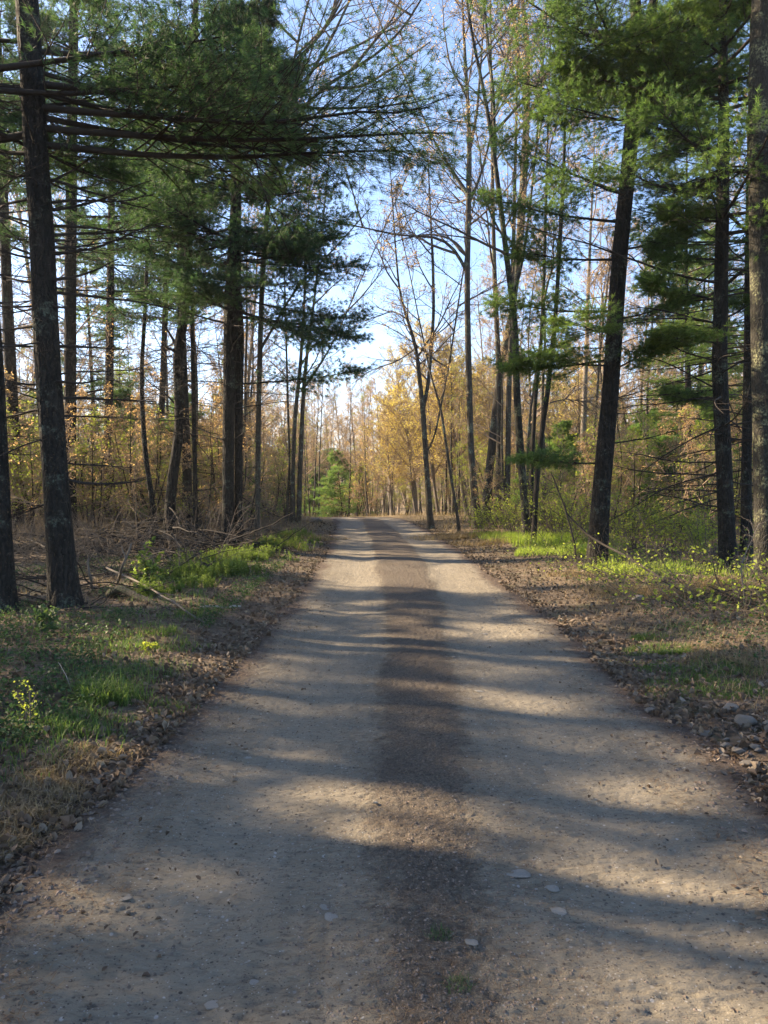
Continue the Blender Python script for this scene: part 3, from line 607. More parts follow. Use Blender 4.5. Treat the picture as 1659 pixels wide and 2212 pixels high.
hardwood('tall rough tree with lichened bark behind the yellow-leaved shrub', [(1139, 1172, 19), (1134, 1100, 16), (1127, 1010, 16), (1121, 930, 16), (1115, 823, 15), (1113, 700, 14), (1100, 600, 12), (1082, 450, 11), (1066, 320, 9), (1046, 200, 8), (1020, 80, 6)], Dp(1139, 1173), 19, 56,
         n1=16, z0=7.5, L1=2.8, bark_='lichen_bark', forks=([(1070, 350, 7), (1066, 200, 6), (1050, 50, 5)], [(1108, 650, 7), (1130, 560, 6), (1148, 420, 5), (1160, 300, 4)]))
hardwood('slim dark tree standing right in front of the rough lichened tree', [(1152, 1178, 13), (1156, 1100, 11), (1161, 1020, 11), (1170, 930, 11), (1184, 848, 10), (1192, 760, 10), (1200, 690, 9), (1214, 450, 8), (1220, 300, 6)], Dp(1152, 1178), 17, 57, n1=14, z0=6.5, L1=2.2, bark_='pine_bark_fine',
         herolimbs=((.02, [(1188, 870, 0), (1220, 862, .2), (1275, 868, .3)]),))
hardwood('slim dark trunk just left of the slim dark tree', [(1147, 1150, 9), (1149, 998, 9), (1157, 848, 9), (1170, 730, 8), (1175, 600, 7)], Dp(1147, 1165), 16, 58, n1=12, z0=6.5, L1=2.2, bark_='pine_bark_fine')
hardwood('thin leaning sapling right of the forked wavy tree', [(993, 1150, 7), (986, 1100, 6), (974, 1030, 6), (962, 950, 6), (952, 880, 5), (930, 810, 4)], Dp(993, 1152), 11, 59, n1=10, z0=4, L1=1.6, leafs=.04)
hardwood('cluster of bare stems left of the road near the crest', [(632, 1130, 12), (632, 1020, 10), (637, 898, 9), (648, 800, 8), (655, 700, 6)], Dp(632, 1130), 17, 60, n1=14, z0=5.5, L1=2.8,
         forks=([(645, 1128, 12), (648, 1020, 11), (651, 948, 11), (655, 848, 9), (665, 748, 7), (680, 640, 5)], [(618, 1130, 6), (626, 1000, 5), (622, 880, 5)], [(655, 840, 6), (690, 790, 5), (720, 740, 3)]), leafs=.05)
hardwood('bare broadleaf tree whose long pale limbs rise over the road behind the left pines', [(556, 1150, 12), (558, 900, 11), (566, 600, 11), (580, 420, 10), (600, 300, 9), (640, 200, 8), (700, 120, 6)], Dp(560, 1150)-4, 24, 61, n1=14, z0=8.5, L1=3.6,
         forks=([(590, 360, 8), (640, 250, 8), (700, 185, 7), (780, 140, 6), (850, 90, 5), (905, 10, 4)], [(585, 400, 8), (620, 150, 7), (700, 70, 6), (740, 0, 4)], [(600, 300, 7), (650, 60, 5), (690, -80, 4)]), leafs=.03,
         herolimbs=((.05, [(760, 150, 0), (800, 100, .2), (850, 40, .4), (870, -20, .6)]), (.05, [(690, 190, 0), (780, 190, .2), (860, 140, .4), (930, 90, .6)]), (.04, [(560, 760, 0), (640, 620, .3), (720, 540, .5), (800, 450, .8)])))

# ------------------------------------------------------------------ woods behind, in copies
rb = rng_(5)
T = {}
T['hw'] = [tmpl_hardwood(100+i, H, .17, 5.5, 20, 3.6, (6, 5, 3), 'bud_red', 2, .055, .007) for i, H in enumerate((19, 17, 20, 16))]
T['pole'] = [tmpl_hardwood(110+i, H, .085, 3.5, 16, 2.2, (5, 4, 3), ['bud_red', 'leaf_lime', 'bud_red'][i], 2, .04, .006, wob=.045, bark_='hard_bark') for i, H in enumerate((12, 11, 13))]
T['gold'] = [tmpl_hardwood(120+i, H, .10, 1.6, 34, 2.8, (6, 5, 3), 'leaf_gold', 3, .042, .006, stems=2) for i, H in enumerate((9, 10))]
T['sap'] = [tmpl_hardwood(130+i, H, .035, .5, 12, 1.2, (5, 4, 2), ['leaf_lime', 'bud_red', 'leaf_lime'][i], 2, .045, .004, stems=3, wob=.07, bark_='pine_bark_fine') for i, H in enumerate((4.2, 5, 3.6))]
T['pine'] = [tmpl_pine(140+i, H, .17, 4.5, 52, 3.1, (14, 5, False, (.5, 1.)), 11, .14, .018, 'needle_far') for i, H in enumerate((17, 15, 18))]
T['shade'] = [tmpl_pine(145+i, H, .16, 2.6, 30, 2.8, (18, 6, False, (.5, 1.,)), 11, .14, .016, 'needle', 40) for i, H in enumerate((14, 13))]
T['ypine'] = [tmpl_pine(150+i, H, .05, .3, 40, 1.5, (10, 4, False, (.6, 1.)), 12, .11, .014, 'needle_young', 0, .0) for i, H in enumerate((4.5, 3.6))]
info = {'hw': ('bare_tree', 'tree', 'bare budding tree standing in the woods behind', 'bare trees of the surrounding woods'),
        'pole': ('pole_tree', 'tree', 'thin bare pole tree in the woods behind', 'thin pole trees of the woods'),
        'gold': ('golden_tree', 'tree', 'small tree in golden young leaf beyond the right verge', 'golden young-leaved trees'),
        'sap': ('sapling', 'sapling', 'many-stemmed leafing sapling among the trunks', 'saplings of the undergrowth'),
        'pine': ('pine_tree', 'pine tree', 'sunlit green pine standing deep in the woods', 'pines deep in the woods'),
        'ypine': ('young_pine', 'pine tree', 'low bushy young pine in the undergrowth', 'young pines of the undergrowth')}
TH = {'hw': 18, 'pole': 12, 'gold': 9.5, 'sap': 4.3, 'pine': 16.5, 'ypine': 4}
cnt = {k: 0 for k in T}; used = []; del cnt['shade']
def put(kind, x, y, s=1., gap=1.2, lim=True, nar=1.):
    u = 829.5+1659*x/max(y, 1)
    if y > 0 and abs(x-cx(y)) < 2.6+1.2*(TH[kind] > 8): return False
    if any((x-a)**2+(y-b)**2 < gap*gap for a, b in used): return False
    if lim and kind in ('hw', 'pine') and -34 < x < -4 and 36 < y+.384*x*1.0+0 < 66: return False
    if lim and y > 14:
        el = .165+max(0, abs(u-800)-70)/1659*1.55
        hmax = 1.5+el*y-float(ground(x, y)); 
        if TH[kind]*s > hmax: s = hmax/TH[kind]
        if s < .45: return False
    used.append((x, y)); tm = T[kind][cnt[kind] % len(T[kind])]; cnt[kind] += 1
    nm, cat, lb, gr = info[kind]; sw = s**.7 if s < 1 else s
    place(tm, nm, x, y, rb.random()*6.28, sw*nar, lb, cat, gr, s, rb.normal(0, .03)); return True
def scatter(kind, n, x0, x1, y0, y1, s0=.8, s1=1.15, gap=1.2, lim=True):
    k = 0; tries = 0
    while k < n and tries < n*30:
        tries += 1; y = y0+(y1-y0)*rb.random(); x = x0+(x1-x0)*rb.random()
        if abs(x) > .62*max(y, 0)+6: continue
        k += put(kind, x, y, s0+(s1-s0)*rb.random(), gap, lim)
# beyond the crest
for (u, y, k, s) in [(735, 52, 'pole', 1.), (753, 55, 'pole', 1.05), (795, 50, 'pole', 1.15), (700, 58, 'hw', .8), (770, 64, 'hw', .7), (830, 60, 'hw', .7), (870, 55, 'gold', 1.), (900, 48, 'gold', 1.05), (850, 48, 'gold', .85), (950, 46, 'gold', 1.1),
                     (990, 52, 'gold', 1.2), (1010, 44, 'gold', 1.1), (1060, 50, 'gold', 1.2), (885, 62, 'gold', 1.1), (1110, 46, 'gold', 1.), (815, 58, 'sap', 1.3), (1150, 56, 'gold', 1.2), (745, 60, 'sap', 1.3), (775, 54, 'sap', 1.2), (1210, 48, 'gold', 1.1), (1240, 60, 'gold', 1.2)]:
    put(k, (u-829.5)/1659*y, y, s, .8)
for (u, y, s) in [(720, 48, 1.1), (755, 46, 1.), (700, 50, 1.3), (780, 50, .9), (740, 56, 1.2), (1160, 36, 1.1), (1225, 34, 1.), (1190, 44, 1.3), (1380, 38, 1.2), (1440, 36, 1.3), (690, 44, .8), (735, 66, 1.4), (765, 70, 1.5), (712, 76, 1.7), (680, 66, 1.3), (1540, 30, 1.2), (1450, 24, .9)]:
    put('ypine', (u-829.5)/1659*y, y, s, .6)
scatter('hw', 60, -80, 80, 100, 190, 1., 1.3, 2.6)
scatter('hw', 30, -40, -6, 32, 95, .8, 1.1, 1.8); scatter('hw', 50, 6, 50, 34, 95, .8, 1.1, 1.8); scatter('hw', 14, -9, 12, 62, 100, .6, 1., 1.6)
scatter('pole', 110, -34, -4.5, 24, 85, .7, 1.2, .9); scatter('pole', 130, 3.6, 40, 27, 85, .7, 1.2, .9); scatter('pole', 26, -9, 8, 50, 90, .6, 1.1, .9)
scatter('pine', 18, -48, -13, 30, 80, .7, 1.1, 2.2); scatter('pine', 16, 11, 46, 28, 80, .7, 1.05, 2.2)
scatter('sap', 95, -30, -4, 21, 70, .6, 1.3, .6); scatter('sap', 90, 3.6, 34, 21, 70, .5, 1.2, .6); scatter('sap', 20, -8, 8, 48, 75, .6, 1.2, .6)
scatter('ypine', 20, -26, -6, 24, 60, .6, 1.3, .8); scatter('ypine', 16, 6, 26, 26, 60, .6, 1.4, .8)
# pines added outside the view on the sun side to stripe the road with shadow
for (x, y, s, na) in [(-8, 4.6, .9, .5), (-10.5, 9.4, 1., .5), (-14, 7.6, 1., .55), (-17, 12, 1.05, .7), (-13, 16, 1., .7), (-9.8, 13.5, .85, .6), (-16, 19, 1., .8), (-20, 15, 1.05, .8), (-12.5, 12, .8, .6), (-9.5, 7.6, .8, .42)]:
    k0 = T['pine']; T['pine'] = T['shade']; put('pine', x, y, s, .5, False, na); T['pine'] = k0  # they carry the deep-wood pine label, though put here only for shade
for (x, y, s) in [(8.5, 6, 1.), (11, 10, 1.), (-6.6, 5.6, .8), (-8.4, 8.6, .9), (-7.2, 6.9, .8), (-11, 7.4, .9)]: put('hw', x, y, s, .5, False)  # out of view; the left ones added for trunk shadows on the road
tb, lb = MB(), MB(); n = 900; y = rb.uniform(95, 300, n); x = rb.uniform(-1, 1, n)*(.62*y+10); P = np.stack([x, y, ground(x, y)], 1); hgt = rb.uniform(10, 19, n)
st = grow(P, np.array([[0, 0, 1.]])+rb.normal(0, .04, (n, 3)), hgt, 6, .03, .02, rb); tubes(tb, st, (.05+.1*rb.random(n))[:, None]*np.linspace(1, .2, 6)[None], 4)
S, D, t, pi = spawn(st, 26, .3, 1., .75, rb); L = hgt[pi]*.22*(1.2-t)*(.6+.6*rb.random(len(t))); Q = grow(S, D, L, 4, .12, .08, rb); tubes(tb, Q, np.full((len(Q), 4), .02)*[1, .8, .6, .4], 3)
S, D, t, pi = spawn(Q, 6, .2, 1., .7, rb); needles(lb, S, D, 3, .9, .035, .35, rb, .5+.35*vnoise(S[:, 0]*.12, S[:, 1]*.12, 3))
o = lb.build('distant_wood', M['bud_red'], None, False); tag(o, 'far-off wood of budding trees covering the hill beyond the crest', 'wood', None, 'stuff')
o = tb.build('distant_stems', M['twig_sunlit']); tag(o, 'bare stems and limbs of the far-off wood on the hill', 'wood', None, 'stuff')
scatter('sap', 58, -15, -3.8, 20, 38, .6, 1.1, .5); scatter('sap', 34, 4.2, 17, 20, 36, .5, 1., .5)


# ------------------------------------------------------------------ ground cover, litter, grass
rg = rng_(77)
def side_pts(n, side, y0, y1, s0, s1, pw=1., skew=1.6):
    y = y0*np.exp(rg.random(n)**pw*math.log(y1/y0)); s = s0+(s1-s0)*rg.random(n)**skew; x = cx(y)+side*(1.72+s)
    return np.stack([x, y, ground(x, y)], 1)
def patch(u, v, r, n, ry=None):
    c = hit(u, v); a = rg.random(n)*6.283; q = np.sqrt(rg.random(n))*r*(.75+.5*vnoise(a*1.3+u, a*0+v, 3)); x = c[0]+q*np.cos(a); y = c[1]+q*np.sin(a)*(ry or 1.)
    return np.stack([x, y, ground(x, y)], 1)
mb = MB()
for side, n in ((-1, 24000), (1, 24000)):
    P = side_pts(n, side, 1.6, 34, -.12, 5, 1., 1.7); P[:, 2] += .005+.022*rg.random(n)
    leaves(mb, P, .030+.022*rg.random(len(P)), rg, 1.6, None, .5, .62)
P = side_pts(700, -1, 1.6, 12, -1.2, 0, 1, .4); P = np.vstack([P, side_pts(700, 1, 1.6, 12, -1.1, 0, 1, .4)]); P[:, 2] = roadz(P[:, 0], P[:, 1])+.006
leaves(mb, P, .022, rg, 1.2, None, .3, .6)
tag(mb.build('leaf_litter', M['litter'], None, False), 'curled brown dead leaves strewn along both verges of the dirt road', 'leaf litter', None, 'stuff')
mb = MB()
def lay(n, P, ln, w, var=None):
    a = rg.random(n)*6.283; d = np.stack([np.cos(a), np.sin(a), rg.normal(0, .12, n)], 1); L = (ln*(.5+rg.random(n)))[:, None]; sd = np.stack([-np.sin(a), np.cos(a), 0*a], 1)*w
    V = np.stack([P-sd, P+sd, P+d*L], 1); mb.add(V, None, np.arange(n*3).reshape(-1, 3), np.repeat(rg.random(n) if var is None else var, 3))
n = 7000; y = 1.8*np.exp(rg.random(n)*math.log(11)); x = cx(y)+rg.normal(0, .30, n); P = np.stack([x, y, roadz(x, y)+.004], 1); lay(n, P, .035, .0009)
for side in (-1, 1):
    P = side_pts(15000, side, 1.6, 22, -.55, 2., 1, 1.1); P[:, 2] = np.maximum(P[:, 2], roadz(P[:, 0], P[:, 1]))+.008; lay(15000, P, .07, .0014)
tag(mb.build('pine_needles', M['needle_brown'], None, False), 'fallen reddish brown pine needles along the centre strip and edges of the road', 'pine needles', None, 'stuff')
# pebbles
mb = MB(); oc = np.array([[1, 0, 0], [0, 1, 0], [-1, 0, 0], [0, -1, 0], [0, 0, 1], [0, 0, -.6]], float); of = [(0, 1, 4), (1, 2, 4), (2, 3, 4), (3, 0, 4), (1, 0, 5), (2, 1, 5), (3, 2, 5), (0, 3, 5)]
def pebbles(P, s):
    n = len(P); V = oc[None]*(s*(.5+rg.random(n)**2*1.5))[:, None, None]*(.7+.6*rg.random((n, 6, 3)))*[1.2, 1, .55]; a = rg.random(n)*6.28
    c, s_ = np.cos(a)[:, None], np.sin(a)[:, None]; X = V[..., 0]*c-V[..., 1]*s_; Y = V[..., 0]*s_+V[..., 1]*c; V = np.stack([X, Y, V[..., 2]], -1)+P[:, None]
    mb.add(V, None, (np.arange(n)[:, None, None]*6+np.array(of)[None]).reshape(-1, 3), np.repeat(rg.random(n), 6))
n = 15000; y = 1.8*np.exp(rg.random(n)*math.log(10)); x = cx(y)+rg.normal(0, .26, n); pebbles(np.stack([x, y, roadz(x, y)], 1), .0036)
n = 6000; y = 1.8*np.exp(rg.random(n)*math.log(8)); x = cx(y)+rg.uniform(-1.75, 1.75, n); pebbles(np.stack([x, y, roadz(x, y)], 1), .0038)
for side in (-1, 1):
    P = side_pts(7000, side, 1.8, 20, -.4, .8 if side < 0 else 1.6, 1, 1); P[:, 2] = np.maximum(P[:, 2], roadz(P[:, 0], P[:, 1])); pebbles(P, .009)
tag(mb.build('gravel', M['gravel'], None, False), 'small loose pebbles on the road centre and along its edges', 'gravel', None, 'stuff')
# low green leaves of the left verge
mb = MB()
P = side_pts(10000, -1, 2.6, 17, .55, 5.5, 1., 1.3); k = fbm(P[:, 0]*1.1, P[:, 1]*.9, 3, 60) > .0; P = P[k]
P = np.vstack([P, side_pts(1800, 1, 5, 16, .9, 5, 1, 1)])
q = 5; S = np.repeat(P, q, 0)+rg.normal(0, .035, (len(P)*q, 3))*[1, 1, 0]; S[:, 2] += rg.random(len(S))*.11
leaves(mb, S, .030, rg, .5, None, .25, .55)
tag(mb.build('ground_cover', M['cover'], None, False), 'low dark green leafy ground cover spreading over the left verge', 'ground cover', None, 'stuff')
mb = MB()
for u, v, r, n, h in ((215, 1515, .30, 700, .17), (150, 1560, .4, 260, .12), (330, 1400, .6, 700, .08), (120, 1600, .4, 200, .10), (400, 1290, .8, 350, .12), (60, 1640, .35, 200, .10), (350, 1530, .25, 160, .07), (270, 1460, .5, 600, .11), (350, 1370, .5, 500, .09), (420, 1330, .45, 400, .09), (180, 1580, .35, 400, .10), (240, 1400, .5, 400, .09), (560, 1225, .9, 200, .10), (300, 1330, .7, 200, .08)):
    P = patch(u, v, r, n); blades(mb, P, h, .005 if h < .15 else .0065, .8, rg)
for u, v, r, n, h in ((1440, 1410, .4, 1600, .05), (1390, 1380, .3, 700, .05), (1500, 1480, .5, 1100, .06), (1560, 1450, .4, 600, .08), (1420, 1440, .4, 700, .04), (1600, 1500, .3, 500, .06), (1480, 1360, .5, 500, .05)):
    blades(mb, patch(u, v, r, n), h, .004, .9, rg)
tag(mb.build('grass', M['grass'], None, False), 'tufts of green grass on both verges', 'grass', None, 'stuff')
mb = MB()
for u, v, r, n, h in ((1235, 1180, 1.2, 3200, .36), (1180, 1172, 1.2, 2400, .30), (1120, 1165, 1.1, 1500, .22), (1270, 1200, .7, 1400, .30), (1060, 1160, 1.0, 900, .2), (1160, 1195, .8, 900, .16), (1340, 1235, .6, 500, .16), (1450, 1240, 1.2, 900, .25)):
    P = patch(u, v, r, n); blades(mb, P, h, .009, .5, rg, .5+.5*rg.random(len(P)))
tag(mb.build('tall_grass', M['grass_sunlit'], None, False), 'tall grass behind the right verge, sunlight painted into its yellow-green', 'grass', None, 'stuff')
mb = MB()
for u, v, r, n, h in ((1410, 1285, .5, 900, .16), (1470, 1293, .35, 700, .22), (1330, 1280, .5, 700, .12), (1240, 1240, .6, 700, .10), (1560, 1420, .5, 1200, .08), (1620, 1440, .4, 700, .09), (1610, 1290, .9, 1200, .22), (1550, 1270, .7, 900, .24), (960, 1160, 1.2, 900, .2),
                      (1000, 1165, 1.2, 1000, .22), (1050, 1175, 1., 700, .18), (690, 1165, .9, 900, .14), (660, 1160, 1., 800, .16), (40, 1750, .3, 1200, .07), (90, 1720, .35, 1200, .06), (30, 1820, .2, 600, .05), (200, 1640, .3, 500, .06), (130, 1660, .3, 500, .08)):
    blades(mb, patch(u, v, r, n), h, .0045 if v > 1200 else .01, 1.2, rg)
P = side_pts(5000, -1, 5, 18, .5, 5, 1, 1); blades(mb, P, .09, .005, 1.2, rg); P = side_pts(8000, 1, 5, 18, .5, 5, 1, 1); blades(mb, P, .10, .005, 1.2, rg)
P = side_pts(9000, -1, 18, 60, .5, 16, .8, 1); blades(mb, P, .3, .012, .9, rg); P = side_pts(9000, 1, 18, 60, .3, 16, .8, 1); blades(mb, P, .3, .012, .9, rg)
tag(mb.build('dry_grass', M['straw'], None, False), 'dry straw coloured grass along the verges and under the trees', 'dry grass', None, 'stuff')
# feathery bright green plants
mb = MB()
for u, v, r, n, h in ((410, 1262, .75, 520, .26), (480, 1238, .75, 520, .28), (450, 1225, .7, 350, .30), (545, 1205, 1.0, 520, .32), (590, 1182, 1.0, 420, .30), (340, 1285, .45, 160, .2), (640, 1160, 1.0, 300, .25), (620, 1172, .9, 260, .25)):
    P = patch(u, v, r, n, 1.3); P = P[vnoise(P[:, 0]*2.2, P[:, 1]*1.6, 71) > -.35]; n = len(P); hh = h*(.35+.7*rg.random(n))*(.75+.5*vnoise(P[:, 0]*1.5, P[:, 1]*1.5, 72)); st = grow(P, np.array([[0, 0, 1.]])+rg.normal(0, .18, (n, 3)), hh, 5, .06, .02, rg)
    tubes(mb, st, np.full((n, 5), .0016), 3, .3); f = rg.random((n, 9))*3.99; i = f.astype(int); fr = (f-i)[..., None]; r_ = np.arange(n)[:, None]
    S = (st[r_, i]*(1-fr)+st[r_, i+1]*fr).reshape(-1, 3); needles(mb, S, np.tile([[0, 0, .25]], (len(S), 1)), 7, .045, .007, .8, rg, np.clip(.35+(S[:, 2]-np.repeat(P[:, 2], 9))*1.6+rg.normal(0, .1, len(S)), 0, 1))
tag(mb.build('feathery_plants', M['fern'], None, False), 'feathery bright green plants massed along the left verge', 'plants', None, 'stuff')
# fine brambles and twiggy undergrowth below the trees
mb = MB(); lb = MB()
def brambles(P, h, rad, k=7):
    n = len(P); a = rg.random(n)*6.28; st = grow(P, fromdir(a, rg.uniform(.3, 1.4, n)), h*(.5+rg.random(n)), k, .16, -.05, rg); st[..., 2] = np.maximum(st[..., 2], ground(st[..., 0], st[..., 1])+.01)
    tubes(mb, st, rad*(.6+.8*rg.random(n))[:, None]*np.linspace(1, .4, k)[None], 4, rg.random(n)); S, D, t, pi = spawn(st, 4, .3, 1, .8, rg); q = grow(S, D, .3*h*(.4+rg.random(len(t))), 4, .15, 0, rg); tubes(mb, q, np.full((len(q), 4), rad*.45), 3); return q[:, -1]
E1 = brambles(side_pts(2300, -1, 12, 36, 1.6, 14, .8, 1), 1.0, .006); E2 = brambles(side_pts(1500, 1, 17, 38, 1.8, 14, .8, 1), 1.1, .006)
E3 = brambles(side_pts(700, 1, 8.5, 18, 1.0, 6, 1, 1), .5, .004)
tag(mb.build('undergrowth', M['twig'], None, True), 'tangled bare brambles and thin stems under the trees', 'undergrowth', None, 'stuff')
S = np.vstack([E1[E1[:, 1] > 24][::2], E2, E2+rg.normal(0, .08, E2.shape), E3]); leaves(lb, S, .05, rg, .3, None, .2, .7)
tag(lb.build('young_leaves', M['leaf_lime'], None, False), 'scattered fresh yellow-green leaves on the low undergrowth', 'young leaves', None, 'stuff')

# shrubs in young yellow leaf
def shrub(label, u, v, h, w, n, seed, leafm='leaf_lime', ls=.045, name='shrub', group=None, up=.0):
    r_ = rng_(seed); b = hit(u, v); root = thing(name, b, label, 'shrub', group); wb, lb = MB(), MB(); az = r_.random(n)*6.28
    P = grow(np.tile(b, (n, 1))+r_.normal(0, .06, (n, 3))*[1, 1, 0], fromdir(az, np.arctan2(h, w*r_.random(n))), h*(.6+.5*r_.random(n)), 7, .10, up, r_); tubes(wb, P, (.004+.003*h)*np.linspace(1, .4, 7)[None].repeat(n, 0), 4)
    S, D, t, pi = spawn(P, 7, .25, 1, .8, r_); Q = grow(S, D, h*.28*(.5+r_.random(len(t))), 4, .15, .02, r_); tubes(wb, Q, np.full((len(Q), 4), .0025), 3)
    S, D, t, pi = spawn(Q, 7, .2, 1, .8, r_); leaves(lb, S+D*.02, ls, r_, .4, None, .2, .7, D*.6)
    wb.build('stems', M['twig'], root, origin=b); lb.build('foliage', M[leafm], root, False, b); return root
shrub('yellow-green shrub at the foot of the tall mossy tree on the right', 1050, 1160, 1.1, 1.0, 16, 1)
shrub('low lime-leaved shrub left of the slim dark tree', 1105, 1160, 1.2, 1.1, 16, 2)
shrub('wide yellow-leaved shrub between the slim dark tree and the furrowed leaning pine', 1205, 1175, 1.7, 1.6, 26, 3)
shrub('yellow-leaved shrub touching the left side of the furrowed leaning pine', 1255, 1180, 1.3, 1., 16, 4)
shrub('tall yellow-leaved bush behind the bright grass on the right', 1145, 1150, 2.2, 1.5, 22, 5)
shrub('sunny shrub right of the furrowed leaning pine', 1370, 1190, 1.3, 1.6, 26, 6)
shrub('leafy shrub in front of the bare branches of the dark pine', 1450, 1195, 1.2, 1.6, 26, 7)
shrub('low leafy shrub left of the dark branchy pine', 1510, 1215, 1.1, 1.2, 18, 8)
shrub('small yellow-leaved plant at the left edge of the view', 40, 1590, .28, .3, 3, 9, 'leaf_lime', .017)
shrub('small thin green plant above the yellow-leaved one on the left verge', 60, 1500, .24, .3, 3, 10, 'cover', .02)
shrub('green sprouting sapling behind the fallen log', 310, 1275, .55, .25, 7, 11, 'fern', .06)
shrub('leafy green weed at the foot of the thick grey pine', 85, 1385, .3, .2, 5, 12, 'cover', .045)
shrub('little yellow-green sprout in front of the fallen log', 308, 1410, .07, .06, 3, 13, 'leaf_lime', .025)

# ------------------------------------------------------------------ dead wood
def sticks(name, paths, label, cat, mat_, seed=0, sides=8, twigs=0, group=None, caps=True, partname='twigs'):
    """paths: list of (radius, [(u, v, dd or height)]) given as world points"""
    r_ = rng_(seed); b = np.asarray(paths[0][1][0], float); root = thing(name, b, label, cat, group); tw = MB()
    for rad, P in paths:
        mb = MB()
        P = np.asarray(P, float); n = max(8, int(len(P)*5)); q, r = smoothpath(P, np.linspace(rad, rad*.55, len(P)), n)
        q = q+np.stack([fbm(np.linspace(0, 6, n)+seed, np.zeros(n)+i*9, 3, seed) for i in range(3)], 1)*rad*.9
        tubes(mb, q[None], (r*(1+.18*fbm(np.linspace(0, 9, n), np.ones(n)*seed, 3, seed)))[None], sides, .4, caps)
        if twigs:
            S, D, t, pi = spawn(q[None], twigs, .25, 1, .7, r_); L = (.12+.5*r_.random(len(t)))*min(1.2, np.linalg.norm(q[-1]-q[0])*.35)
            T_ = grow(S, D, L, 6, .12, 0, r_); tubes(tw, T_, np.maximum(rad*.28, .002)*np.linspace(1, .4, 6)[None].repeat(len(L), 0), 4)
            S, D, t, pi = spawn(T_, 3, .3, 1, .7, r_); T2 = grow(S, D, .15*np.ones(len(t)), 4, .12, 0, r_); tubes(tw, T2, np.full((len(t), 4), .0018), 3)
        mb.build('stem', M[mat_], root, origin=b)
    tw.build(partname, M[mat_], root, origin=b); return root
def onray(u, v, d): return pt(u, v, d)
def gp(u, v, h=0.): q = hit(u, v); q[2] += h; return q
dl = Dp(280, 1295)
sticks('fallen_log', [(.06, [pt(238, 1280, dl+.2), pt(262, 1272, dl), pt(290, 1285, dl-.1), pt(335, 1308, dl-.5), pt(400, 1322, dl-.9)])], 'rotting fallen log with a broken raised end on the left verge', 'log', 'rotten', 3, 14, 0)
sticks('dead_stub', [(.022, [gp(254, 1262), pt(262, 1230, dl), pt(272, 1205, dl), pt(283, 1172, dl)]), (.012, [pt(270, 1212, dl), pt(262, 1185, dl), ])+(), ][:1]+[(.012, [pt(272, 1205, dl), pt(266, 1192, dl), pt(262, 1178, dl)])], 'tall grey broken branch standing upright behind the fallen log', 'branch', 'dead', 4, 8)
sticks('dead_stub', [(.02, [gp(200, 1278), pt(197, 1250, dl+.3), pt(192, 1225, dl+.3), pt(190, 1200, dl+.3)]), (.01, [pt(194, 1232, dl+.3), pt(186, 1214, dl+.3)]), (.008, [pt(191, 1212, dl+.3), pt(204, 1192, dl+.3)])], 'shorter pale upright stub between the thick grey pine and the fallen log', 'branch', 'dead', 5, 8)
sticks('dead_stub', [(.014, [gp(352, 1248, .0), pt(340, 1220, 11.2), pt(332, 1198, 11.2)]), (.009, [pt(345, 1230, 11.2), pt(330, 1212, 11.2), pt(325, 1196, 11.2)])], 'forked grey stick rising beside the feathery plants', 'branch', 'dead', 6, 6)
d5 = Dp(430, 1245)-.3
sticks('dead_branch', [(.022, [gp(395, 1262, .02), pt(425, 1238, d5), pt(462, 1216, d5)]), (.03, [pt(432, 1232, d5), pt(437, 1218, d5), pt(448, 1222, d5), pt(462, 1214, d5)])], 'dark knobbly dead branch poking out of the feathery plants', 'branch', 'twig_dark', 7, 7)
sticks('dead_branch', [(.022, [gp(432, 1318, .03), gp(470, 1318, .04), gp(520, 1316, .03)])], 'pale straight branch lying in the leaf litter beside the fallen log', 'branch', 'dead_pale', 8, 7)
sticks('dead_branch', [(.016, [gp(230, 1262, .25), gp(330, 1290, .1), gp(400, 1330, .06), gp(450, 1355, .03)])], 'thin crooked branch trailing from the fallen log towards the road', 'branch', 'dead', 9, 6, 4)
sticks('dry_stem', [(.004, [gp(157, 1500), pt(143, 1460, Dp(157, 1500)), pt(126, 1430, Dp(157, 1500)+.2)])], 'thin pale dry stalk leaning in the grass on the left', 'stalk', 'dead_pale', 10, 5)
sticks('bark_stick', [(.011, [gp(6, 2130, .012), gp(45, 2098, .018), gp(88, 2046, .014)]), (.005, [gp(60, 2075, .02), gp(85, 2055, .028)])], 'larger brown stick lying on the road at the lower left corner', 'stick', 'dead', 12, 7)
sticks('bark_stick', [(.007, [gp(-20, 2105, .010), gp(10, 2092, .014), gp(42, 2070, .01)])], 'smaller brown stick at the very lower left edge of the road', 'stick', 'dead', 13, 6)
sticks('bark_stick', [(.005, [gp(640, 2000, .012), gp(660, 1990, .012)])], 'short dark stick lying on the road left of the centre strip', 'stick', 'twig_dark', 14, 6)
dr1 = Dp(1450, 1290)
sticks('fallen_branch', [(.03, [gp(1500, 1302, .02), pt(1440, 1258, dr1+1.2), pt(1372, 1212, dr1+2.4), pt(1310, 1180, dr1+3.2), pt(1262, 1150, dr1+3.6), pt(1225, 1110, dr1+3.8)])], 'long fallen branch slanting across the foot of the furrowed leaning pine', 'branch', 'twig_dark', 15, 8, 12)
d6 = 13.4
sticks('fallen_branch', [(.02, [gp(1245, 1222, .0), pt(1242, 1180, d6), pt(1225, 1110, d6), pt(1207, 1060, d6), pt(1190, 1020, d6)])], 'thin dark bare branch standing left of the furrowed leaning pine', 'branch', 'twig_dark', 16, 7, 9)
